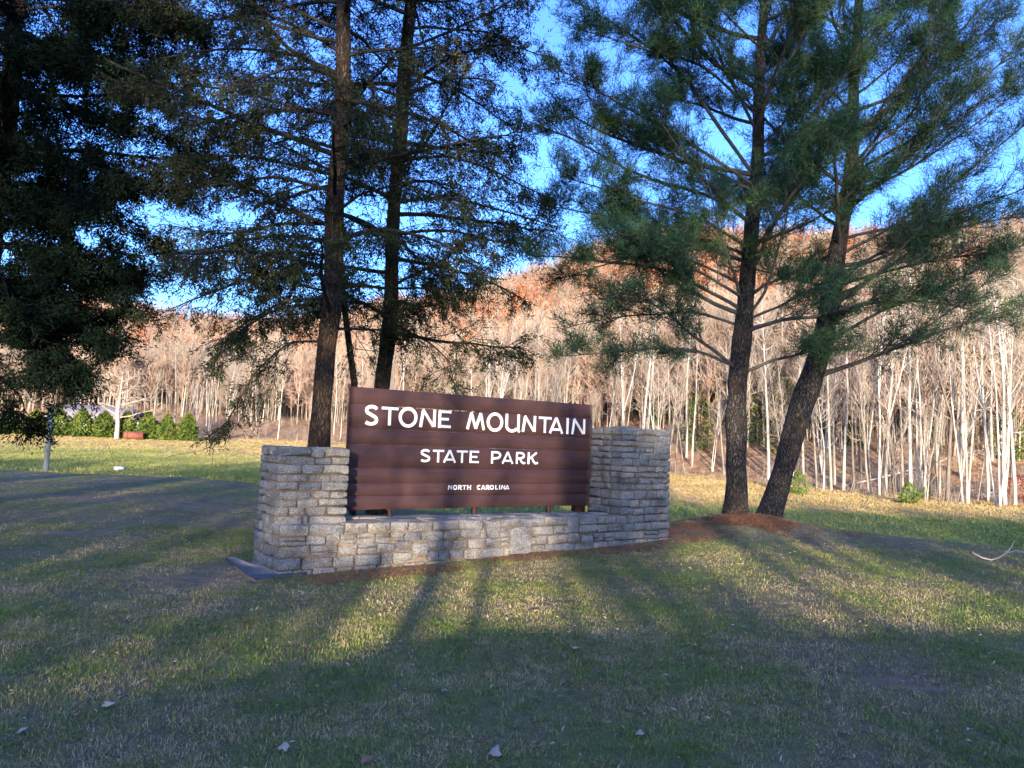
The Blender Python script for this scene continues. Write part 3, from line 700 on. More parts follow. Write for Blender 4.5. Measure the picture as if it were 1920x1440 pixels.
def conifer(name, label, cat, trunk, cfg, mats, limbs=(), rand=(), group=None, trunk_k=14):
    """trunk: list of (x,y,z,r); limbs: explicit polylines (pts, r0); rand: list of (z, azimuth, length, rise)"""
    tr = np.array(trunk, float); base = tr[0, :3].copy()
    root = empty(name, base, label, cat, group)
    tz = np.linspace(tr[0, 2], tr[-1, 2], 46)
    C = np.stack([np.interp(tz, tr[:, 2], tr[:, i]) for i in range(4)], -1)
    ctr = np.stack([C[:, 0] + .02 * np.sin(tz * 2.1), C[:, 1], tz], -1)
    a = Acc(); a.add(*tubes(ctr[None], C[None, :, 3] * (1 + .05 * rng.normal(0, 1, 46))[None], trunk_k, rough=.16)); a.build('trunk', mats[0], root, base, True)
    fp, fd = [], []
    def one(P, r0, lod=1.0):
        A, f, d = limb_with_foliage(P, r0, cfg, lod); A.build('limb', mats[1], root, base, True); fp.append(f); fd.append(d)
    for pts, r0 in limbs:
        pts = np.array(pts, float); t = np.linspace(0, 1, 12); tk = np.linspace(0, 1, len(pts))
        P = np.stack([np.interp(t, tk, pts[:, i]) for i in range(3)], -1)
        P[1:-1] += rng.normal(0, .02, (10, 3)); P[1:-1] = (P[:-2] + 2 * P[1:-1] + P[2:]) / 4
        one(P, r0)
    for z, az, L, rise in rand:
        s = np.array([np.interp(z, tr[:, 2], tr[:, i]) for i in range(3)])
        P = grow(s[None], np.array([[math.sin(az), math.cos(az), rise]]), np.array([L]), 12, cfg['limblift'], .07)[0]
        one(P, .012 + .010 * L, 1.0 if z < 9.8 else .45)
    fp = np.concatenate(fp); fd = np.concatenate(fd)
    V, T = needles(fp, fd, cfg['n'], cfg['nl'], cfg['nw'], cfg['spread'], cfg['jit'])
    o = link('needle_foliage', mesh_np('needle_foliage', V - base, None, T, mats[2]), root); o['kind'] = 'stuff'
    return root, len(T)
PINE = dict(subs=9.0, t0=.22, fwd=.9, upm=.12, sublen=.95, sublift=.25, twigs=6, twup=.15, twlen=.33, tufts=5, leafy=.78, n=8, nl=.135, nw=.0105, even=.72, spread=.70, jit=.045, limblift=.25)
FIR = dict(subs=9.5, t0=.14, fwd=.8, upm=-.10, sublen=1.1, sublift=-.35, twigs=6, twup=-.22, twlen=.36, tufts=4, leafy=.55, n=7, nl=.066, nw=.0200, spread=.8, jit=.034, limblift=-.25)
CEDAR = dict(subs=11.0, t0=.08, fwd=.8, upm=-.05, sublen=.9, sublift=-.2, twigs=7, twup=-.10, twlen=.30, tufts=4, leafy=1.2, n=7, nl=.085, nw=.024, spread=.85, jit=.05, limblift=-.12)
def trunk_px(rows, Y, zbase=None, k=.46):
    out = []
    for px, py, w in rows:
        P = atY(px, py, Y); out.append((P[0], P[1], P[2], w * k / FPX * Y))
    if zbase is not None:
        x0, y0, z0, r0 = out[0]; out.insert(0, (x0 - (out[1][0] - x0) * .05, y0, zbase, r0 * 1.25))
    return out
def lpx(pts, Y0, Y1):
    n = len(pts); return [atY(px, py, Y0 + (Y1 - Y0) * i / (n - 1)) for i, (px, py) in enumerate(pts)]
NT = {}
# right pair of white pines
Y1 = 13.0
tr = trunk_px([(1377, 968, 60), (1379, 900, 52), (1382, 800, 50), (1384, 700, 47), (1393, 600, 45), (1410, 450, 39), (1418, 300, 31), (1428, 100, 25), (1433, -60, 20), (1440, -320, 12), (1445, -620, 4)], Y1, float(zt(3.8, 13)) - .15, .375)
lb = [([(1384, 690), (1290, 650), (1180, 655), (1060, 668)], .030, 12.6), ([(1385, 695), (1300, 630), (1230, 565), (1130, 555)], .032, 12.2), ([(1390, 612), (1310, 585), (1200, 590), (1080, 610)], .028, 13.8),
      ([(1392, 582), (1330, 545), (1240, 500), (1120, 490), (1010, 480)], .036, 12.4), ([(1396, 560), (1330, 520), (1260, 480), (1180, 440)], .03, 11.6), ([(1386, 560), (1365, 480), (1350, 440), (1310, 300)], .03, 12.0),
      ([(1412, 420), (1340, 370), (1200, 330), (1060, 255), (985, 225)], .036, 13.0), ([(1414, 330), (1330, 210), (1250, 110), (1130, 30), (1070, 0)], .036, 13.2), ([(1405, 590), (1440, 540), (1470, 430), (1490, 330)], .03, 12.2),
      ([(1400, 600), (1470, 570), (1530, 540), (1600, 525)], .026, 12.6), ([(1400, 695), (1460, 670), (1520, 660), (1580, 650)], .03, 12.2), ([(1412, 470), (1480, 380), (1540, 300), (1560, 200)], .028, 13.6),
      ([(1420, 250), (1360, 130), (1310, 30), (1280, -60)], .03, 12.6), ([(1424, 180), (1500, 90), (1540, 10), (1570, -80)], .026, 12.8), ([(1418, 360), (1300, 300), (1180, 250), (1100, 180)], .03, 14.2),
      ([(1408, 480), (1330, 450), (1220, 420), (1120, 400), (1020, 385)], .032, 13.8), ([(1426, 150), (1330, 60), (1230, 0), (1180, -50)], .028, 13.6),
      ([(1408, 470), (1300, 400), (1180, 370), (1050, 330)], .03, 12.2), ([(1416, 350), (1280, 260), (1150, 190), (1050, 130)], .03, 12.0), ([(1424, 220), (1320, 120), (1200, 90), (1100, 60)], .028, 12.4), ([(1400, 540), (1280, 480), (1180, 480), (1060, 520)], .028, 14.2), ([(1428, 90), (1350, 20), (1300, -60)], .026, 12.6), ([(1415, 400), (1470, 330), (1500, 250), (1510, 160)], .026, 12.0), ([(1420, 280), (1480, 220), (1500, 120), (1490, 40)], .026, 13.8)]
limbs = [(lpx(p, Y1, y2), r) for p, r, y2 in lb]
rnd = [(z, az, L, ri) for z, az, L, ri in zip(np.linspace(3.6, 12.5, 30), np.arange(30) * 2.4 + 2.2, np.interp(np.linspace(3.6, 12.5, 30), [3, 6, 9, 13], [2.4, 3.3, 3.0, 1.2]) * rng.uniform(.8, 1.2, 30), rng.uniform(.25, .6, 30))]
NT['p1'] = conifer('white_pine', 'straight white pine with thick grey trunk just right of the stone wall', 'pine tree', tr, PINE, (M['pine_bark'], M['pine_twig'], M['pine_needle']), limbs, rnd, 'pair of white pines right of the sign')[1]
Y2 = 13.3
tr = trunk_px([(1436, 978, 58), (1452, 930, 54), (1478, 850, 54), (1502, 770, 54), (1524, 700, 56), (1546, 620, 50), (1562, 530, 45), (1577, 440, 40), (1592, 340, 34), (1600, 240, 28), (1605, 100, 24), (1610, -60, 19), (1616, -320, 11), (1622, -560, 4)], Y2, float(zt(4.5, 13.3)) - .15, .375)
lb = [([(1530, 700), (1620, 680), (1720, 635), (1830, 600), (1960, 560)], .042, 12.8), ([(1528, 708), (1590, 690), (1680, 650), (1760, 600), (1860, 520)], .036, 12.2), ([(1545, 640), (1640, 590), (1750, 545), (1860, 490), (1960, 440)], .036, 13.8),
      ([(1548, 600), (1620, 570), (1700, 560), (1800, 570), (1900, 610)], .03, 13.0), ([(1570, 480), (1660, 430), (1770, 360), (1870, 280), (1960, 200)], .034, 13.2), ([(1582, 400), (1680, 310), (1790, 230), (1920, 140)], .034, 12.8),
      ([(1594, 320), (1660, 240), (1730, 120), (1790, 0), (1820, -80)], .034, 13.6), ([(1598, 260), (1700, 170), (1790, 100), (1900, 20)], .03, 12.6), ([(1590, 350), (1630, 280), (1720, 220), (1740, 100), (1745, 0)], .03, 12.2),
      ([(1600, 215), (1540, 160), (1480, 100), (1440, 20)], .028, 13.4), ([(1604, 130), (1660, 50), (1700, -40)], .026, 12.9), ([(1585, 385), (1500, 330), (1440, 260)], .026, 14.2), ([(1552, 560), (1640, 520), (1740, 450), (1800, 420)], .03, 14.2),
      ([(1560, 540), (1690, 500), (1800, 480), (1930, 470)], .03, 12.0), ([(1602, 180), (1680, 120), (1760, 30), (1800, -50)], .028, 14.0),
      ([(1588, 370), (1700, 320), (1820, 240), (1960, 130)], .03, 13.8), ([(1592, 330), (1720, 260), (1840, 150), (1940, 60)], .03, 14.4), ([(1575, 450), (1700, 420), (1830, 390), (1960, 340)], .03, 12.4), ([(1598, 250), (1680, 200), (1800, 60), (1880, -30)], .028, 13.0), ([(1565, 520), (1680, 470), (1820, 420), (1960, 400)], .03, 14.4), ([(1604, 120), (1640, 40), (1660, -60)], .024, 12.4)]
limbs = [(lpx(p, Y2, y2), r) for p, r, y2 in lb]
PINE2 = dict(PINE, leafy=.46, n=7, even=.62)
rnd = [(z, az, L, ri) for z, az, L, ri in zip(np.linspace(3.8, 12.0, 24), np.arange(24) * 2.4 + .3, np.interp(np.linspace(3.8, 12.0, 24), [3, 6, 9, 13], [2.2, 2.7, 2.3, 1.0]) * rng.uniform(.8, 1.15, 24), rng.uniform(.3, .7, 24))]
NT['p2'] = conifer('white_pine', 'leaning white pine slanting right from the base of the straight one', 'pine tree', tr, PINE2, (M['pine_bark'], M['pine_twig'], M['pine_needle']), limbs, rnd, 'pair of white pines right of the sign')[1]
# left trees behind the sign
Y3 = 11.6
tr = trunk_px([(597, 835, 47), (606, 760, 40), (614, 640, 41), (622, 540, 42), (628, 430, 40), (633, 330, 36), (640, 200, 34), (645, 80, 32), (648, -60, 27), (655, -350, 16), (662, -700, 4)], Y3, float(zt(-3.0, Y3)) - .1)
def rand_limbs(z0, z1, n, ph, Ls, rise=(-.05, .35), zl=(2, 5, 9, 13)):
    z = np.linspace(z0, z1, n); return [(zz_, a, L, r) for zz_, a, L, r in zip(z, np.arange(n) * 2.4 + ph, np.interp(z, zl, Ls) * rng.uniform(.75, 1.2, n), rng.uniform(*rise, n))]
lb = [([(625, 480), (540, 470), (450, 500), (360, 470)], .028, 11.2), ([(628, 420), (520, 420), (420, 440), (300, 420)], .03, 12.4), ([(632, 360), (520, 330), (400, 350), (280, 300)], .03, 11.0), ([(640, 140), (540, 95), (500, 50), (470, -10)], .04, 11.4),
      ([(636, 280), (530, 250), (400, 230), (270, 190)], .03, 12.3), ([(641, 150), (560, 100), (430, 90), (300, 110)], .034, 10.8), ([(618, 560), (540, 560), (460, 600), (400, 680)], .026, 11.0), ([(612, 640), (540, 640), (480, 690), (430, 780)], .02, 11.2), ([(642, 100), (500, 20), (400, 40), (260, 40)], .03, 11.9),
      ([(630, 400), (680, 360), (760, 340), (830, 370)], .026, 11.0),
      ([(634, 330), (500, 300), (380, 290), (230, 330)], .03, 11.8), ([(626, 450), (500, 440), (380, 470), (250, 480)], .03, 12.8), ([(640, 220), (520, 190), (380, 160), (240, 150)], .03, 11.2), ([(622, 520), (520, 510), (400, 540), (300, 590)], .026, 12.2), ([(644, 60), (520, 0), (380, -20), (240, 10)], .03, 11.3)]
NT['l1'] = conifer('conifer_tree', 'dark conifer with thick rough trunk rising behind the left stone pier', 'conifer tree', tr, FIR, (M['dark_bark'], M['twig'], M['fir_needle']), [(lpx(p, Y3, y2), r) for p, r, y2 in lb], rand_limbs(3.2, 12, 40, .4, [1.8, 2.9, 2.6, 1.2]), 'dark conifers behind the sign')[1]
Y4 = 13.2
tr = trunk_px([(712, 800, 36), (718, 727, 32), (730, 600, 31), (737, 450, 27), (742, 350, 28), (754, 200, 28), (767, 50, 27), (772, -60, 24), (780, -350, 14), (786, -600, 4)], Y4, float(zt(-2.2, Y4)) - .1)
lb = [([(745, 330), (800, 270), (840, 190), (880, 120), (940, 60)], .032, 12.8), ([(742, 440), (830, 430), (920, 450), (1010, 460)], .03, 12.8), ([(735, 560), (800, 580), (860, 560), (885, 510)], .022, 13.0), ([(748, 300), (850, 290), (950, 330), (1040, 380)], .03, 13.6),
      ([(758, 170), (850, 100), (940, 80), (1040, 110)], .03, 12.6), ([(732, 600), (800, 640), (850, 680), (840, 720)], .02, 12.6), ([(764, 90), (860, 50), (960, 0), (1010, -30)], .028, 13.4), ([(745, 380), (850, 370), (960, 400), (1060, 430)], .03, 12.2), ([(756, 180), (690, 160), (620, 190), (560, 260)], .026, 12.8)]
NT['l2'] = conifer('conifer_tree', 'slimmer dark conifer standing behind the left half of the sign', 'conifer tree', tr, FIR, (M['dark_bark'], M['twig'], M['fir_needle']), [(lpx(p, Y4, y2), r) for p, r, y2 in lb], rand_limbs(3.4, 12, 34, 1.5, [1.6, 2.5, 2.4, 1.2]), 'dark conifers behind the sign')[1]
P = np.array([atY(672, 760, 12.9), atY(664, 715, 12.9), atY(655, 650, 12.8), atY(646, 580, 12.6), atY(640, 520, 12.4), atY(636, 470, 12.2)]); P[0, 2] = zt(P[0, 0], P[0, 1]) - .05
a = Acc(); a.add(*tubes(P[None], np.array([[.06, .055, .053, .05, .045, .03]]), 8, rough=.2)); dead = empty('dead_stem', P[0], 'thin bare dead stem leaning between the two dark conifers', 'dead tree'); a.build('trunk', M['dark_bark'], dead, P[0], True)
q = grow(P[[2, 3, 3, 4]], np.array([[1, .2, -.1], [-1, .1, .3], [.8, -.3, .3], [.9, 0, .2]]), np.array([.7, .6, .5, .8]), 6, -.2, .15); a = Acc(); a.add(*tubes(q, .009 * np.linspace(1, .3, 6)[None] * np.ones((4, 1)), 4)); a.build('twigs', M['twig'], dead, P[0])
# big dense cedar at the left edge
Y5 = 12.5
b5 = atY(-70, 800, Y5); tr = [(b5[0], Y5, float(zt(b5[0], Y5)) - .1, .26), (b5[0] + .1, Y5, 3, .22), (b5[0] + .25, Y5, 7, .16), (b5[0] + .35, Y5, 12.5, .03)]
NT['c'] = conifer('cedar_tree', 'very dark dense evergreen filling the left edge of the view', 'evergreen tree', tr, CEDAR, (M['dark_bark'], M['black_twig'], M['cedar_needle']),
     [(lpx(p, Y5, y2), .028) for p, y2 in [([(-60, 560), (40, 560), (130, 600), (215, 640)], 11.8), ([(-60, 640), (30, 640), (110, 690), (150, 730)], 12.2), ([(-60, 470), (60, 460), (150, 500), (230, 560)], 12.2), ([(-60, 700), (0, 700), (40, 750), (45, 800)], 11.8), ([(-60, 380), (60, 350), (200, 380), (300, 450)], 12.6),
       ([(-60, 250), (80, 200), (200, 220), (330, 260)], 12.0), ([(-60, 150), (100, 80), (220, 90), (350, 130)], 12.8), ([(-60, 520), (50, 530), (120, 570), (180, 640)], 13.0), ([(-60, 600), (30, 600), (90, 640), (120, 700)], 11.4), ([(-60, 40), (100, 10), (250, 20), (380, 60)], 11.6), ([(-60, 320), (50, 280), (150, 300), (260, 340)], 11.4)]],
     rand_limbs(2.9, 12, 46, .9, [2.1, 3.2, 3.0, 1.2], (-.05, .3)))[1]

# ------------------------------------------------------------------ background: bare woods
def bare_tree_parts(H, r, fork=False, lean=0.0, multi=1, low=.35, nbr=16, twn=9):
    A = Acc(); W = Acc(); S = 9
    for s in range(multi):
        az = rng.random() * 6.28; ln = lean if multi == 1 else rng.uniform(.04, .16)
        P = grow(np.array([[.18 * s * math.cos(az), .18 * s * math.sin(az), -.4]]), np.array([[math.cos(az) * ln, math.sin(az) * ln, 1.0]]), np.array([H * rng.uniform(.85, 1)]), S, .12, .035)[0]
        A.add(*tubes(P[None], (r / multi ** .4 * np.linspace(1, .18, S))[None], 7, False, .1))
        tr_ = [P]
        if fork:
            q, t_ = along(P[None], np.array([[rng.uniform(.25, .5)]])); d = t_[0] + np.array([[rng.normal(0, .35), rng.normal(0, .35), 0]])
            P2 = grow(q[0], d, np.array([H * .5]), S, .35, .05); A.add(*tubes(P2, (r * .6 * np.linspace(1, .2, S))[None], 6, False)); tr_.append(P2[0])
        for Pk in tr_:
            t = low + (1 - low) * rng.random((1, nbr)) ** .8; q, tn = along(Pk[None], t); q, tn = q[0], tn[0]
            d = tn * .8 + rng.normal(0, .6, (nbr, 3)); d[:, 2] = np.abs(d[:, 2]) * .8 + .25
            L = H * .24 * (1.25 - t[0]) * rng.uniform(.5, 1.3, nbr); B = grow(q, d, L, 6, .35, .14)
            A.add(*tubes(B, (r * .22 * np.linspace(1, .25, 6))[None] * np.ones((nbr, 1)), 4, False))
            tt = .25 + .75 * rng.random((nbr, twn)); tq, ttn = along(B, tt); tq = tq.reshape(-1, 3); ttn = ttn.reshape(-1, 3)
            T = grow(tq, ttn + rng.normal(0, .5, tq.shape) + np.array([0, 0, .3]), H * .075 * rng.uniform(.5, 1.4, len(tq)), 4, .2, .2)
            W.add(*tubes(T, .016 * np.linspace(1, .5, 4)[None] * np.ones((len(tq), 1)), 3, False))
    return A, W
protos = []
for i in range(12):
    H = [17, 19, 15, 20, 18, 16, 12, 10, 18, 21, 14, 9][i]
    A, W = bare_tree_parts(H, [.17, .21, .15, .22, .17, .16, .11, .09, .15, .24, .14, .07][i], fork=i in (1, 5, 8, 10), lean=[.02, .03, .08, .02, .03, .05, .14, .25, .04, .02, .10, .05][i], multi=3 if i in (4, 11) else (2 if i == 8 else 1), low=[.45, .5, .4, .5, .35, .3, .25, .3, .4, .5, .25, .2][i], nbr=14 if i not in (4, 8) else 10, twn=8)
    me1 = A; V = np.concatenate(A.V); t_ = mesh_np('bare_trunk', V, np.concatenate(A.Q), None, M['pale'], True)
    V = np.concatenate(W.V); c_ = mesh_np('bare_crown', V, np.concatenate(W.Q), None, M['pale_twig'])
    protos.append((t_, c_))
def place_bare(i, x, y, sc, rz, label, group, tilt=None):
    z = float(zt(x, y)); e = empty('bare_tree', (x, y, z), label, 'tree', group); e.rotation_euler = (tilt or 0, (tilt or 0) * .5, rz); e.scale = (sc * .60, sc * .60, sc * .78)
    link('trunk', protos[i][0], e); link('crown', protos[i][1], e); return e
GB = 'bare trees of the wood edge beyond the field'
LB = 'pale bare tree of the sunlit leafless wood beyond the field'
spec = [(1135, 42, 0), (1175, 1, 1), (1165, 6, 6), (1290, 0, 7), (1445, 4, 3), (1510, 8, 0), (1535, 2, 2), (1562, 1, 0), (1585, 2, 3), (1605, 1, 0), (1633, 1, 10), (1650, 1, 8), (1663, .6, 3), (1683, 0, 11), (1711, 3, 9), (1741, 0, 11), (1760, 5, 2), (1778, 0, 1), (1800, 1, 6), (1815, 0, 4), (1875, -1, 4), (1905, 1, 3), (1855, 3, 0), (1255, 3, 10), (1270, 2, 2), (1215, 3, 3)]
cnt = 0
front = {1135: 'straight pale trunk rising just right of the sign edge', 1175: 'pale trunk standing over the middle of the right pier top', 1165: 'slightly leaning pale trunk over the inner corner of the right pier', 1290: 'thin pale sapling leaning at the wood edge beside the right pier',
 1445: 'slim pale trunk showing between the two white pines', 1510: 'straight pale trunk at the wood edge just right of the leaning pine foot', 1535: 'pale trunk with high limbs next right of the green cedar by the leaning pine', 1562: 'straight pale trunk second right of the green cedar by the leaning pine', 1585: 'stout pale trunk midway between the leaning pine and the small bright cedar',
 1605: 'clean straight trunk midway along the straw edge right of the pines', 1633: 'crooked grey trunk with forking limbs left of the double trunk', 1650: 'double pale trunk at the wood edge right of the leaning pine', 1663: 'tall whitish trunk just right of the double trunk', 1683: 'slender clump of pale stems left of the small bright cedar',
 1711: 'thickest pale trunk, right behind the small bright cedar', 1741: 'clump of thin pale stems just right of the small bright cedar', 1760: 'pale trunk behind the clump of thin stems right of the bright cedar', 1778: 'curving pale tree with forking limbs right of the thin clump', 1800: 'leaning pale trunk right of the curving forked tree', 1815: 'several-stemmed pale tree left of the red bush', 1875: 'foremost pale tree standing out in the straw before the red bush', 1905: 'tall pale trunk right at the right frame edge by the red bush', 1855: 'straight pale trunk left of the red bush, behind the foremost tree', 1255: 'forked pale tree just right of the right pier edge', 1270: 'straight pale trunk next right of the forked tree by the right pier', 1215: 'stout pale trunk over the outer half of the right pier top'}
def edge_dist(px, d):
    for y in np.arange(30, 140, .25):
        x = (px - 960) / FPX * y * 1.0
        if y >= float(edge(x)) + d: return x, y
    return x, y
for px, d, i in spec:
    x, y = edge_dist(px, d); place_bare(i, x, y, random.uniform(.85, 1.1), random.uniform(0, 6.28), front.get(px, LB), GB); cnt += 1
REG = [(300, 'left of the dark conifers'), (660, 'between hedge row and sign'), (1110, 'showing above the sign top'), (1270, 'behind the right stone pier'), (1390, 'between right pier and straight pine'), (1560, 'behind the leaning pine'), (1730, 'right of the leaning pine'), (3000, 'near the right frame edge')]
while cnt < 292:
    px = random.uniform(300, 1990) if random.random() < .9 else random.uniform(-60, 300); d = random.expovariate(1 / 20.0) + .5
    if d > 75: continue
    x, y = edge_dist(px, d); rg = next(n_ for lim, n_ in REG if px < lim)
    dp = 'at the edge' if d < 9 else ('just inside the wood' if d < 28 else 'deep in the wood')
    place_bare(random.choice([0, 1, 2, 3, 4, 5, 6, 7, 8, 9, 10, 11]), x, y, random.uniform(.5, 1.2), random.uniform(0, 6.28), ('pale bare tree %s, %s' % (dp, rg)).replace('showing ', ''), 'bare trees %s' % rg, random.gauss(0, .03)); cnt += 1
for px, d, i_, lab in [(1335, .5, 7, 'fallen pale tree lying across the straw edge left of the straight pine'), (1590, 5, 6, 'fallen bare tree lying among the trunks right of the leaning pine'), (1835, 4, 11, 'fallen bare tree lying at the wood edge near the red bush')]:
    x, y = edge_dist(px, d); place_bare(i_, x, y, 1.0, random.uniform(.8, 2.2), lab, None, 1.32)
# far hillside woods: reads as one mass
def far_tree(H, r, n, mat_t, mat_w, leaf=None):
    P = np.array([[[0, 0, -1], [.1, 0, H * .4], [.1 + rng.normal(0, .3), rng.normal(0, .3), H * .8]]]); V1, Q1, _ = tubes(P, np.array([[r, r * .8, r * .3]]), 5, False)
    q, t_ = along(P, .3 + .7 * rng.random((1, n))); q = q[0]; d = rng.normal(0, .7, (n, 3)); d[:, 2] = np.abs(d[:, 2]) + .5
    B = grow(q, d, H * .28 * rng.uniform(.4, 1.2, n), 4, .4, .15); V2, Q2, _ = tubes(B, .05 * np.linspace(1, .35, 4)[None] * np.ones((n, 1)), 3, False)
    nn = n * 5; q2, t2 = along(B, .3 + .7 * rng.random((n, 5))); T = grow(q2.reshape(-1, 3), t2.reshape(-1, 3) + rng.normal(0, .6, (nn, 3)), H * .09 * rng.uniform(.5, 1.3, nn), 3, .2, .2); V3, Q3, _ = tubes(T, .028 * np.ones((nn, 3)), 3, False)
    me = mesh_np('far_tree', np.concatenate([V1, V2, V3]), np.concatenate([Q1, Q2 + len(V1), Q3 + len(V1) + len(V2)]), None, mat_t)
    me.materials.append(mat_w); mi = np.concatenate([np.zeros(len(Q1), np.int32), np.ones(len(Q2) + len(Q3), np.int32)]); me.polygons.foreach_set('material_index', mi)
    return me
M['far_twig'] = simple('far_bare_twigs', (.31, .21, .155), .9, .35, .08)
M['far_twig2'] = simple('far_grey_twigs', (.30, .245, .19), .9, .35, .08)
fp = [far_tree(11, .085, 30, M['pale'], M['far_twig']), far_tree(12, .10, 32, M['far_twig2'], M['far_twig2']), far_tree(9.5, .07, 28, M['far_twig'], M['far_twig']), far_tree(11.5, .08, 34, M['far_twig2'], M['far_twig'])]
def hill_pts(n, d0, d1, pw=1.0, f=None):
    px = rng.uniform(-120, 2040, n); d = d0 + (d1 - d0) * rng.random(n) ** pw; out = []
    tan = (px - 960) / FPX
    y = np.full(n, 60.0)
    for _ in range(25): y = edge(tan * y) + d
    x = tan * y
    k = np.ones(n, bool) if f is None else f(x, y, d)
    x, y = x[k], y[k]; return np.stack([x, y, zt(x, y) - .2], -1)
scatter('far_woods', hill_pts(15000, 15, 225, .8), fp, smin=.6, smax=1.15, tilt=.04)
def clump(H, Rr, n, sz, mat):
    a = rng.normal(0, 1, (n, 3)); a = unit(a) * (rng.random((n, 1)) ** .4) * np.array([Rr, Rr, H * .32]); a[:, 2] += H * .62
    a *= (1 + .25 * rng.normal(0, 1, (n, 1)))
    d = rng.normal(0, 1, (n, 3)); s = unit(np.cross(d, rng.normal(0, 1, (n, 3)))); t = unit(np.cross(d, s)); w = sz * rng.uniform(.5, 1.2, (n, 1))
    V = np.stack([a - s * w, a + t * w * .8, a + s * w, a - t * w * .8], 1).reshape(-1, 3); return mesh_np('leafy_crown', V, np.arange(n * 4).reshape(-1, 4), None, mat)
M['rustleaf'] = m_leaf('rust_oak_leaves', [(.3, (.20, .055, .03)), (.5, (.32, .09, .04)), (.7, (.38, .15, .06))], .06)
M['tanleaf'] = m_leaf('tan_oak_leaves', [(.3, (.16, .09, .05)), (.7, (.28, .18, .10))], .06)
oakf = lambda x, y, d: rng.random(len(x)) < np.clip(3.2 * fbm(x * .022 + 3, y * .035 + 8, 2) - 1.60, .05, .85) * sstep((d - 30) / 60)
scatter('rust_leaved_oaks', hill_pts(4200, 40, 222, .75, oakf), [clump(12, 3.2, 260, .38, M['rustleaf']), clump(11, 3.6, 260, .4, M['tanleaf']), clump(13, 3.0, 240, .36, M['rustleaf'])], smin=.6, smax=1.1, tilt=.05)
brush = Acc(); n = 40
bs = [tuft('brush_piece', 22, .6, 1.5, .018, M['far_twig'], .9), tuft('brush_piece_low', 24, .7, .7, .03, M['tanleaf'], 1.1), tuft('brush_piece_tall', 18, .5, 2.6, .02, M['far_twig2'], .45)]
scatter('undergrowth', hill_pts(5000, -1.0, 70, 1.1), bs, smin=.3, smax=.8, tilt=.1)

# evergreen shrubs and scattered small evergreens in the wood
def leaf_cloud(n, shape, sz, seed=None):
    P = shape(n); d = rng.normal(0, 1, (n, 3)); s = unit(np.cross(d, rng.normal(0, 1, (n, 3)))); t = unit(np.cross(d, s)); w = sz * rng.uniform(.5, 1.3, (n, 1))
    V = np.stack([P - s * w, P + t * w * .45, P + s * w * 1.4, P - t * w * .45], 1).reshape(-1, 3); return V, np.arange(n * 4).reshape(-1, 4)
def cone_shape(H, R_, lump=.25):
    def f(n):
        z = rng.random(n) ** 1.25; az = rng.random(n) * 6.283
        prof = np.sin(np.clip(z * .86 + .14, 0, 1) * np.pi) ** .7 * (1 - z * .45)
        r = R_ * prof * (.55 + .45 * rng.random(n) ** .5) * (1 + lump * np.sin(az * 5 + z * 13) * np.sin(z * 21 + az * 2)) * (1 + .22 * np.abs(rng.normal(0, 1, n)) * (rng.random(n) < .35))
        return np.stack([r * np.cos(az), r * np.sin(az), .05 + z * H], -1)
    return f
def shrub(name, x, y, H, R_, n, sz, mat, label, cat, group=None):
    z = float(zt(x, y)); r = empty(name, (x, y, z), label, cat, group); A = Acc(); A.add(*leaf_cloud(n, cone_shape(H, R_), sz)); o = A.build('foliage', mat, r); o['kind'] = 'stuff'
    a = Acc(); a.add(*tubes(np.array([[[0, 0, -.2], [0, 0, H * .4], [0, 0, H * .8]]]), np.array([[.06, .05, .02]]) * H / 3, 6)); a.build('stem', M['twig'], r); return r
YH = 88.0
hed = [(-15, 772, 46, 'rounded evergreen shrub cut by the left frame edge'), (22, 775, 44, 'evergreen shrub behind the dark drooping branch at far left'), (70, 770, 44, 'evergreen shrub left of the leaning post'), (110, 766, 46, 'evergreen shrub just right of the leaning post'), (153, 767, 44, 'broad evergreen shrub, second right of the leaning post'), (195, 772, 40, 'evergreen shrub just left of the lone bare tree'), (240, 770, 32, 'evergreen shrub between the lone bare tree and the rust tank'), (276, 772, 34, 'darker evergreen shrub behind the right end of the rust tank'), (316, 778, 32, 'evergreen shrub second from the right end of the hedge row'), (350, 776, 36, 'last evergreen shrub at the right end of the hedge row')]
for px, pt, w, lab in hed:
    x = atY(px, 820, YH)[0]; y = YH + random.uniform(-.7, .7); zb = float(zt(x, y)); H = atY(px, pt, YH)[2] - zb
    shrub('evergreen_shrub', x, y, H, w / FPX * YH * .53, 2200, .19, M['shrub'], lab, 'shrub', 'row of clipped evergreen shrubs along the far field')
M['cedar_young'] = m_leaf('young_cedar_green', [(.3, (.05, .09, .018)), (.7, (.14, .19, .045))])
for px, py, h, w, lab in [(1497, 928, 42, 36, 'small bright green cedar behind the leaning pine trunk'), (1705, 945, 38, 34, 'small bright green cedar at the foot of the tall whitish trunk'), (1735, 935, 20, 16, 'tiny green seedling right of the bright green cedar')]:
    p_ = ground_at(px, py, 30); shrub('young_cedar', p_[0], p_[1], h / FPX * p_[1], w / FPX * p_[1] * .6, 900, .07, M['cedar_young'], lab, 'shrub')
p_ = ground_at(1905, 935, 30); shrub('red_bush', p_[0], p_[1], 1.4, 1.1, 1200, .05, m_leaf('red_berry_bush', [(.3, (.20, .03, .02)), (.7, (.36, .07, .045))]), 'small bright red bush at the far right of the wood edge', 'bush')
M['wood_green'] = m_leaf('wood_evergreen', [(.3, (.035, .06, .015)), (.7, (.09, .12, .03))])
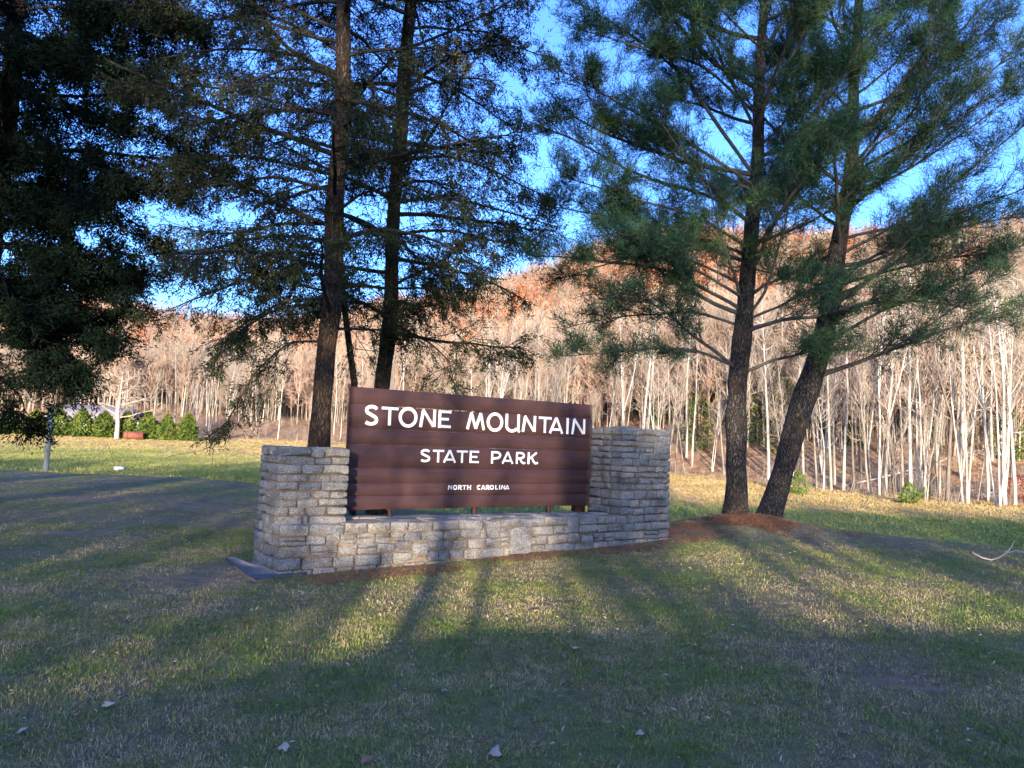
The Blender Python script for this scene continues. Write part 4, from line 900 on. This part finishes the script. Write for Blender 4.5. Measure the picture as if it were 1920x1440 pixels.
wg = [(1310, 12, 5.0, 'green laurel bush in the wood just right of the right pier'), (1470, 14, 6.5, 'tall green evergreen seen between the two pine trunks'), (1420, 16, 4.5, 'low green evergreen right behind the straight pine trunk'), (850, 16, 6, 'green evergreen above the sign top among bare trunks'), (985, 30, 8, 'green pine above the sign deep in the bare wood'), (1610, 18, 3.2, 'small evergreen deep in the wood right of the leaning pine'), (1895, 16, 4.0, 'dark evergreen behind the red bush'), (1230, 20, 4.0, 'green bush deep in the wood above the right pier'), (1745, 20, 3.0, 'small evergreen in the wood above the tiny seedling')]
for px, d, h, lab in wg:
    x, y = edge_dist(px, d); shrub('evergreen_bush', x, y, h, h * .32, 900, .14, M['wood_green'], lab, 'evergreen bush', 'evergreens among the bare trees')

# lone field tree, lodge, tank, post, box
LX, LY = atY(218, 826, 86.0)[:2]
A = Acc(); W = Acc(); zl = float(zt(LX, LY))
Pt = np.array([[[0, 0, -.3], [.05, 0, 1.5], [-.1, 0, 3.2], [0, .1, 5.0], [.2, 0, 7.6]]]); A.add(*tubes(Pt, np.array([[.30, .24, .21, .15, .05]]), 8, False, .15))
nb = 16; q, tn = along(Pt, np.linspace(.38, .95, nb)[None]); az = np.arange(nb) * 2.4 + .5; d = np.stack([np.cos(az), np.sin(az) * .8, rng.uniform(.05, .5, nb)], -1)
B = grow(q[0], d, np.linspace(4.6, 2.0, nb), 8, .15, .16); A.add(*tubes(B, .07 * np.linspace(1, .25, 8)[None] * np.ones((nb, 1)), 5, False))
tq, tt = along(B, .2 + .8 * rng.random((nb, 8))); T1 = grow(tq.reshape(-1, 3), tt.reshape(-1, 3) + rng.normal(0, .6, (nb * 8, 3)), rng.uniform(.6, 1.8, nb * 8), 5, .1, .2); W.add(*tubes(T1, .032 * np.linspace(1, .5, 5)[None] * np.ones((nb * 8, 1)), 3, False))
tq, tt = along(T1, .2 + .8 * rng.random((nb * 8, 4))); T2 = grow(tq.reshape(-1, 3), tt.reshape(-1, 3) + rng.normal(0, .6, (nb * 32, 3)), rng.uniform(.3, .8, nb * 32), 3, .1, .2); W.add(*tubes(T2, .018 * np.ones((nb * 32, 3)), 3, False))
lone = empty('bare_tree', (LX, LY, zl), 'lone spreading bare tree in the lit field before the evergreen hedge', 'tree'); A.build('trunk', M['pale_twig'], lone, smooth=True); W.build('crown', M['pale_twig'], lone)
x, y = atY(326, 822, 97)[:2]; place_bare(3, x, y, 1.05, 1.0, 'tall thick pale tree standing behind the right end of the hedge row', None)
# lodge behind the hedge
bx, by = atY(188, 800, 99)[:2]; bzz = float(zt(bx, by)) - 1.1; lodge = empty('lodge', (bx, by, bzz), 'low building with pinkish grey roof hidden behind the evergreen hedge', 'building')
M['roof'] = simple('pinkish_grey_shingle', (.30, .25, .23), .9, .2, 2); M['siding'] = simple('white_siding', (.72, .71, .70), .8, .05, 2); M['glass'] = simple('dark_window_glass', (.05, .06, .07), .2, .2, 2)
a = Acc(); a.add(*box((0, 0, 1.3), (11.4, 6.4, 2.9))); a.build('wall', M['siding'], lodge)
a = Acc()
V = np.array([[-6.2, -3.9, 2.6], [6.2, -3.9, 2.6], [4.0, 0, 4.5], [-4.0, 0, 4.5], [6.2, 3.9, 2.6], [-6.2, 3.9, 2.6], [-6.2, -3.9, 2.78], [6.2, -3.9, 2.78], [4.0, 0, 4.7], [-4.0, 0, 4.7], [6.2, 3.9, 2.78], [-6.2, 3.9, 2.78]])
a.add(V, [[6, 7, 8, 9], [9, 8, 10, 11], [0, 3, 2, 1], [3, 5, 4, 2], [0, 1, 7, 6], [5, 11, 10, 4], [0, 6, 9, 3], [3, 9, 11, 5], [1, 2, 8, 7], [2, 4, 10, 8]]); a.build('roof', M['roof'], lodge)
for wx in (-4.4, -2.2, 0, 2.2, 4.4):
    a = Acc()
    for c, s in (((wx, -3.215, 2.02), (1.3, .05, .08)), ((wx, -3.215, .98), (1.3, .05, .08)), ((wx - .61, -3.215, 1.5), (.08, .05, .96)), ((wx + .61, -3.215, 1.5), (.08, .05, .96))): a.add(*box(c, s))
    w_ = a.build('window', M['white_box'], lodge); a = Acc(); a.add(*box((wx, -3.205, 1.5), (1.14, .02, .96))); a.build('pane', M['glass'], w_)
# rust tank
p_ = atY(250, 826, 86); xt, yt_ = p_[0], p_[1]; tk = empty('tank', (xt, yt_, float(zt(xt, yt_))), 'rust red cylindrical metal tank lying in the field by the lone tree', 'tank'); tk.rotation_euler = (0, 0, .35)
a = Acc(); ang_ = np.arange(20) * 2 * np.pi / 20; rr = .44
V1, Q1, T1 = tubes(np.array([[[-.98, 0, .46], [-.96, 0, .46], [.96, 0, .46], [.98, 0, .46]]]), np.array([[.40, rr, rr, .40]]), 20); a.add(V1, Q1, T1); a.add(V1 * np.array([-1, 1, 1]), None, T1); a.build('drum', M['rust'], tk)
a = Acc()
for xx in (-.6, .6): a.add(*tubes(np.array([[[xx - .03, 0, .46], [xx + .03, 0, .46]]]), np.array([[rr + .012, rr + .012]]), 20))
a.build('band', M['rust'], tk)
for xx in (-.6, .6):
    a = Acc(); a.add(*box((xx, 0, .03), (.14, .7, .14))); a.build('cradle', M['steel'], tk)
# leaning post
gp = atY(84, 890, 24.5); zb = float(zt(gp[0], gp[1])); top = atY(98, 758, 24.5)
post = empty('leaning_post', (gp[0], gp[1], zb), 'weathered grey wooden post leaning right under the dark evergreen', 'post')
a = Acc(); P = np.array([[0, 0, -.4], list((top - np.array([gp[0], gp[1], zb])) * .5), list(top - np.array([gp[0], gp[1], zb]))]); a.add(*tubes(P[None], np.array([[.09, .085, .08]]), 8)); a.build('pole', M['post'], post)
a = Acc(); tv = top - np.array([gp[0], gp[1], zb]); a.add(*box(tv + np.array([0, 0, -.35]), (.19, .19, .05))); a.build('band', M['steel'], post)
# white marker box with a slanting rod
g = ground_at(222, 882, 25); bxo = empty('marker_box', g, 'low white box on the shaded field grass with a thin slanting rod', 'box')
a = Acc(); V, Q = box((.05, 0, .10), (.52, .26, .19)); a.add(V, Q); a.add(*box((.05, 0, .205), (.56, .30, .02))); a.build('body', M['white_box'], bxo)
a = Acc(); a.add(*tubes(np.array([[[-.18, 0, .1], [-.45, 0, .8], [-.78, 0, 1.55]]]), np.array([[.018, .018, .016]]), 5)); a.build('rod', M['steel'], bxo)
def stick(name, pxs, Y, r, mat, label, cat, lift=0):
    P = np.array([atY(px, py, Y) for px, py in pxs]); P[:, 2] += lift; c = P[0].copy()
    a = Acc(); a.add(*tubes(P[None], np.linspace(r, r * .45, len(P))[None], 6)); e = empty(name, c, label, cat); a.build('stem', mat, e, c); return e, P
g = ground_at(1855, 1052); e, P = stick('fallen_branch', [(1822, 1036), (1842, 1046), (1858, 1050), (1872, 1046), (1888, 1036), (1896, 1026), (1903, 1013)], g[1], .014, M['pale_twig'], 'pale bare forked branch lying on the grass at the right edge', 'branch')
a = Acc(); q = np.array([[P[4], P[4] + [.2, .1, .02], P[4] + [.45, .2, -.03]]]); a.add(*tubes(q, np.array([[.008, .006, .004]]), 5)); a.build('twig', M['pale_twig'], e, P[0])
g = ground_at(330, 858, 25); e, P = stick('fallen_branch', [(280, 865), (300, 862), (322, 856), (350, 851), (378, 846)], g[1], .03, M['twig'], 'thin dark cable lying across the sunlit field left of the pier', 'branch', .05)  # dark cable on the field, modelled as a tapered stick

# ------------------------------------------------------------------ roadside trees and hedge behind the viewpoint (they cast the shade in the photograph)
M['shade_leaf'] = m_leaf('roadside_foliage', [(.3, (.03, .05, .02)), (.7, (.07, .09, .035))])
def cloud(n, x0, x1, y0, y1, z0, z1, sz, dens=None):
    P = np.stack([rng.uniform(x0, x1, n), rng.uniform(y0, y1, n), rng.uniform(z0, z1, n)], -1)
    if dens is not None: P = P[rng.random(n) < dens(P)]
    n = len(P); return leaf_cloud(n, lambda k: P, sz)
YB = -24.0; OFF = -TSUN * YB; DZ = OFF - 2.09     # height a sun ray loses between the trees and y = 0
GR = 'roadside trees behind the viewpoint'
trees_b = [(-1.36, .055), (-.80, .085), (-.22, .10), (.64, .06), (1.25, .07), (-.7, .12), (1.6, .12), (-3.0, .12), (-5.6, .14), (-8.5, .2), (3.2, .07), (5.6, .08), (8.0, .12), (-11.5, .25), (-15, .25)]
for k, (x, r) in enumerate(trees_b):
    y = -13.0 - k * .4 if k < 5 else (YB - (k % 3) * 1.5 - (6 if k < 7 else 0)); DZk = -TSUN * y - 2.09; z0 = float(zt(x, y)); e = empty('roadside_tree', (x, y, z0), 'tall roadside tree behind the viewpoint shading the lawn', 'tree', GR)
    a = Acc(); a.add(*tubes(np.array([[[0, 0, -.3], [.02, 0, 3], [0, 0, 7], [0, 0, 13.4]]]) * np.array([1, 1, .27 if k < 5 else 1]), np.array([[r * 1.1, r, r * .8, r * .3]]), 8)); a.build('trunk', M['dark_bark'], e)
    a = Acc(); w = 1.9 if k > 4 else 1.2
    f = lambda P: np.clip(2.3 * fbm(P[:, 0] * .55 + x, P[:, 2] * .6 + 7) - .62, .10, 1) * sstep((P[:, 2] - DZk - 5.0 - .7 * vnoise((P[:, 0] + x) * .8, P[:, 0] * 0)) / 1.0)
    if k < 5: a.add(*cloud(420, -.75, .75, -.7, .7, 3.1 + DZk - 2.09 + 2.0, 5.4 + DZk, .055))
    else: a.add(*cloud(3400, -w, w, -1.6, 1.6, 4.6 + DZk, 13.4 + DZk, .20, f))
    o = a.build('crown', M['shade_leaf'], e); o['kind'] = 'stuff'
hd = Acc()
hd.add(*cloud(9000, .75, 6.5, -26, -24, 2.2 + DZ, 5.6 + DZ, .13, lambda P: np.clip(2.6 * fbm(P[:, 0] * .9 + 20, P[:, 2] * 1.1) - .85 - .35 * sstep((P[:, 0] - 2.2) / .6) + .6 * sstep((P[:, 2] - DZ - 3.3) / .6), .05, .9)))
hd.add(*cloud(450, -2.4, -1.3, -26, -24, 2.2 + DZ, 3.6 + DZ, .10))
hd.add(*cloud(6500, -9, -2.1, -26, -24, 2.2 + DZ, 5.6 + DZ, .13, lambda P: np.clip(2.6 * fbm(P[:, 0] * .9 + 50, P[:, 2] * 1.1) - .35, .25, .95)))
hd.add(*cloud(2200, -2.3, 1.3, -26, -24, 3.1 + DZ, 5.2 + DZ, .09, lambda P: np.clip(2.4 * fbm(P[:, 0] * 1.6 + 5, P[:, 2] * 1.2) - 1.05, .0, .7)))
hd.add(*cloud(18000, 6.5, 30, -26, -24, -.3, 6.2 + DZ, .22, lambda P: np.clip(1.2 - sstep((P[:, 2] - DZ - 5.05 - .5 * vnoise(P[:, 0] * .5, P[:, 0] * 0)) / .6), 0, 1)))
hd.add(*cloud(30000, -60, -9, -26, -24, .3, 9.0 + DZ, .24, lambda P: np.clip(1.2 - sstep((P[:, 2] - DZ - 5.4 - 3.0 * vnoise(P[:, 0] * .33, P[:, 0] * 0)) / .8), 0, 1)))
o = hd.build('roadside_undergrowth', M['shade_leaf']); o['kind'] = 'stuff'
print('NEEDLE TRIS', NT, 'STONES', NST[0], 'BARE', cnt)
